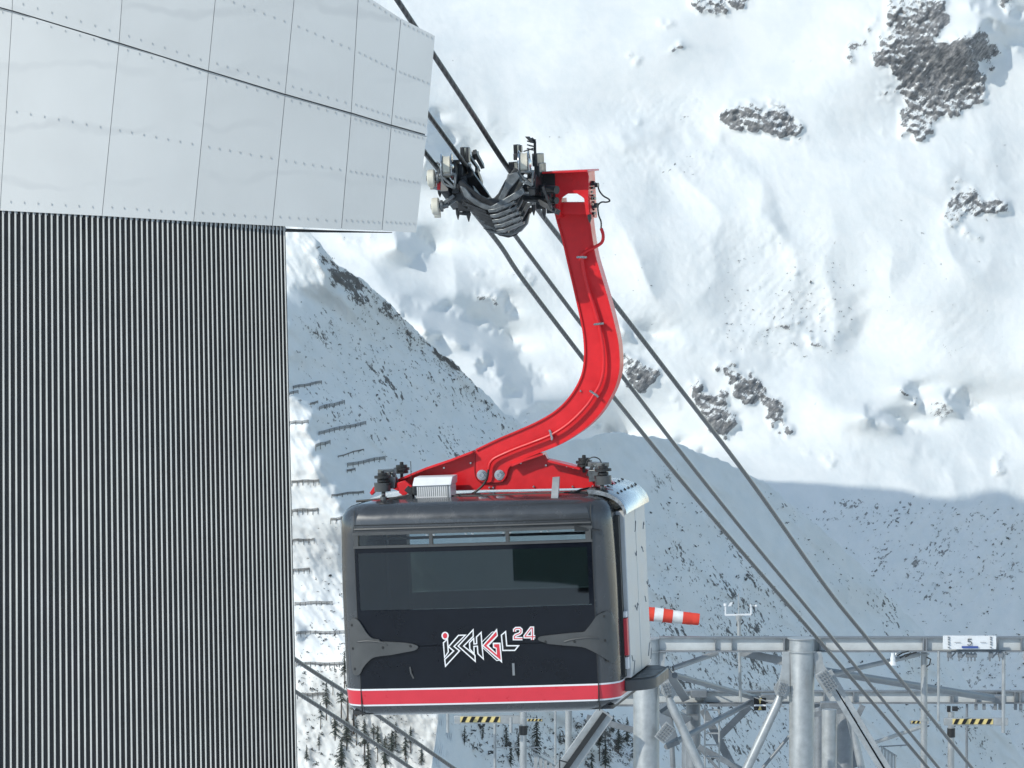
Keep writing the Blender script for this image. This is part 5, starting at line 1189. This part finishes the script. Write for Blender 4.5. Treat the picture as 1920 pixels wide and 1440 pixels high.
def scrub(L, zones, name, label):
    m = MB()
    for poly, n, smin, smax in zones:
        xs_ = [p[0] for p in poly]; ys_ = [p[1] for p in poly]; k = 0
        X = rng.uniform(min(xs_), max(xs_), n*4); Y = rng.uniform(min(ys_), max(ys_), n*4); ok = inpoly(X, Y, poly)
        for x, y in zip(X[ok][:n], Y[ok][:n]):
            c = on(L, x, y, .1); s_ = random.uniform(smin, smax)*L.u*(random.random()**1.5+.35)
            for j in range(5):
                d = Vector((random.uniform(-1.2,1.2), random.uniform(-.7,.7), random.uniform(-.1,.9)))*s_*.6; r1 = s_*random.uniform(.3,.6)
                q = [c+d+Vector((random.uniform(-1,1), random.uniform(-1,1), random.uniform(-.7,1)))*r1 for _ in range(4)]; m.add(q, [(0,1,2),(0,2,3),(0,3,1),(1,3,2)])
    o = m.build(name, M['scrub'], smooth=False); tag(o, label, 'scrub', kind='stuff')
scrub(spur, [([(556,1000),(650,960),(650,1240),(556,1240)], 50, 2, 4), ([(600,1090),(652,1060),(652,1260),(590,1260)], 50, 2.5, 6), ([(556,1260),(660,1250),(760,1350),(860,1450),(556,1450)], 230, 2.5, 7), ([(546,620),(700,560),(1040,860),(850,900),(700,900),(560,760)], 220, 1.5, 5), ([(590,450),(700,545),(880,715),(1010,830),(980,830),(850,730),(700,600),(600,510)], 260, 2, 6)], 'slope_scrub', 'sparse dark dwarf shrubs dotted over the left spur')
scrub(near, [([(1215,900),(1330,960),(1560,1200),(1500,1440),(1215,1440)], 420, 2, 6), ([(1420,900),(1500,965),(1660,1115),(1900,1400),(1860,1440),(1700,1300),(1500,1050)], 220, 1.5, 5), ([(850,1345),(1200,1340),(1200,1440),(900,1440)], 240, 3, 9), ([(1560,1200),(1740,1240),(1900,1440),(1560,1440)], 160, 2, 6)], 'slope_scrub', 'sparse dark dwarf shrubs dotted over the near spur')
scrub(far, [([(1480,960),(1920,950),(1920,1300),(1760,1220),(1600,1040)], 260, 1.5, 5), ([(1760,1200),(1930,1180),(1930,1440),(1900,1400)], 60, 2, 7), ([(1350,480),(1600,480),(1600,680),(1350,660)], 120, 1.2, 4), ([(1000,200),(1900,250),(1900,600),(1150,560)], 70, 1.2, 3.5)], 'valley_scrub', 'sparse dark shrubs and stones on the far slope')
# ---------------------------------------------------------------- haze
m = MB(); m.bx(-3000, 3000, -1500, 6000, -1500, 3500)
hz = m.build('haze', M['black'], smooth=False); hz.data.materials.clear()
hm = bpy.data.materials.new('mountain_air'); hm.use_nodes = True; t = hm.node_tree; t.nodes.clear()
o_ = t.nodes.new('ShaderNodeOutputMaterial'); pv = t.nodes.new('ShaderNodeVolumePrincipled'); pv.inputs['Density'].default_value = .000038; pv.inputs['Color'].default_value = (.93,.96,1,1)
t.links.new(pv.outputs[0], o_.inputs['Volume']); hz.data.materials.append(hm); tag(hz, 'thin pale mountain air', 'haze', kind='stuff')
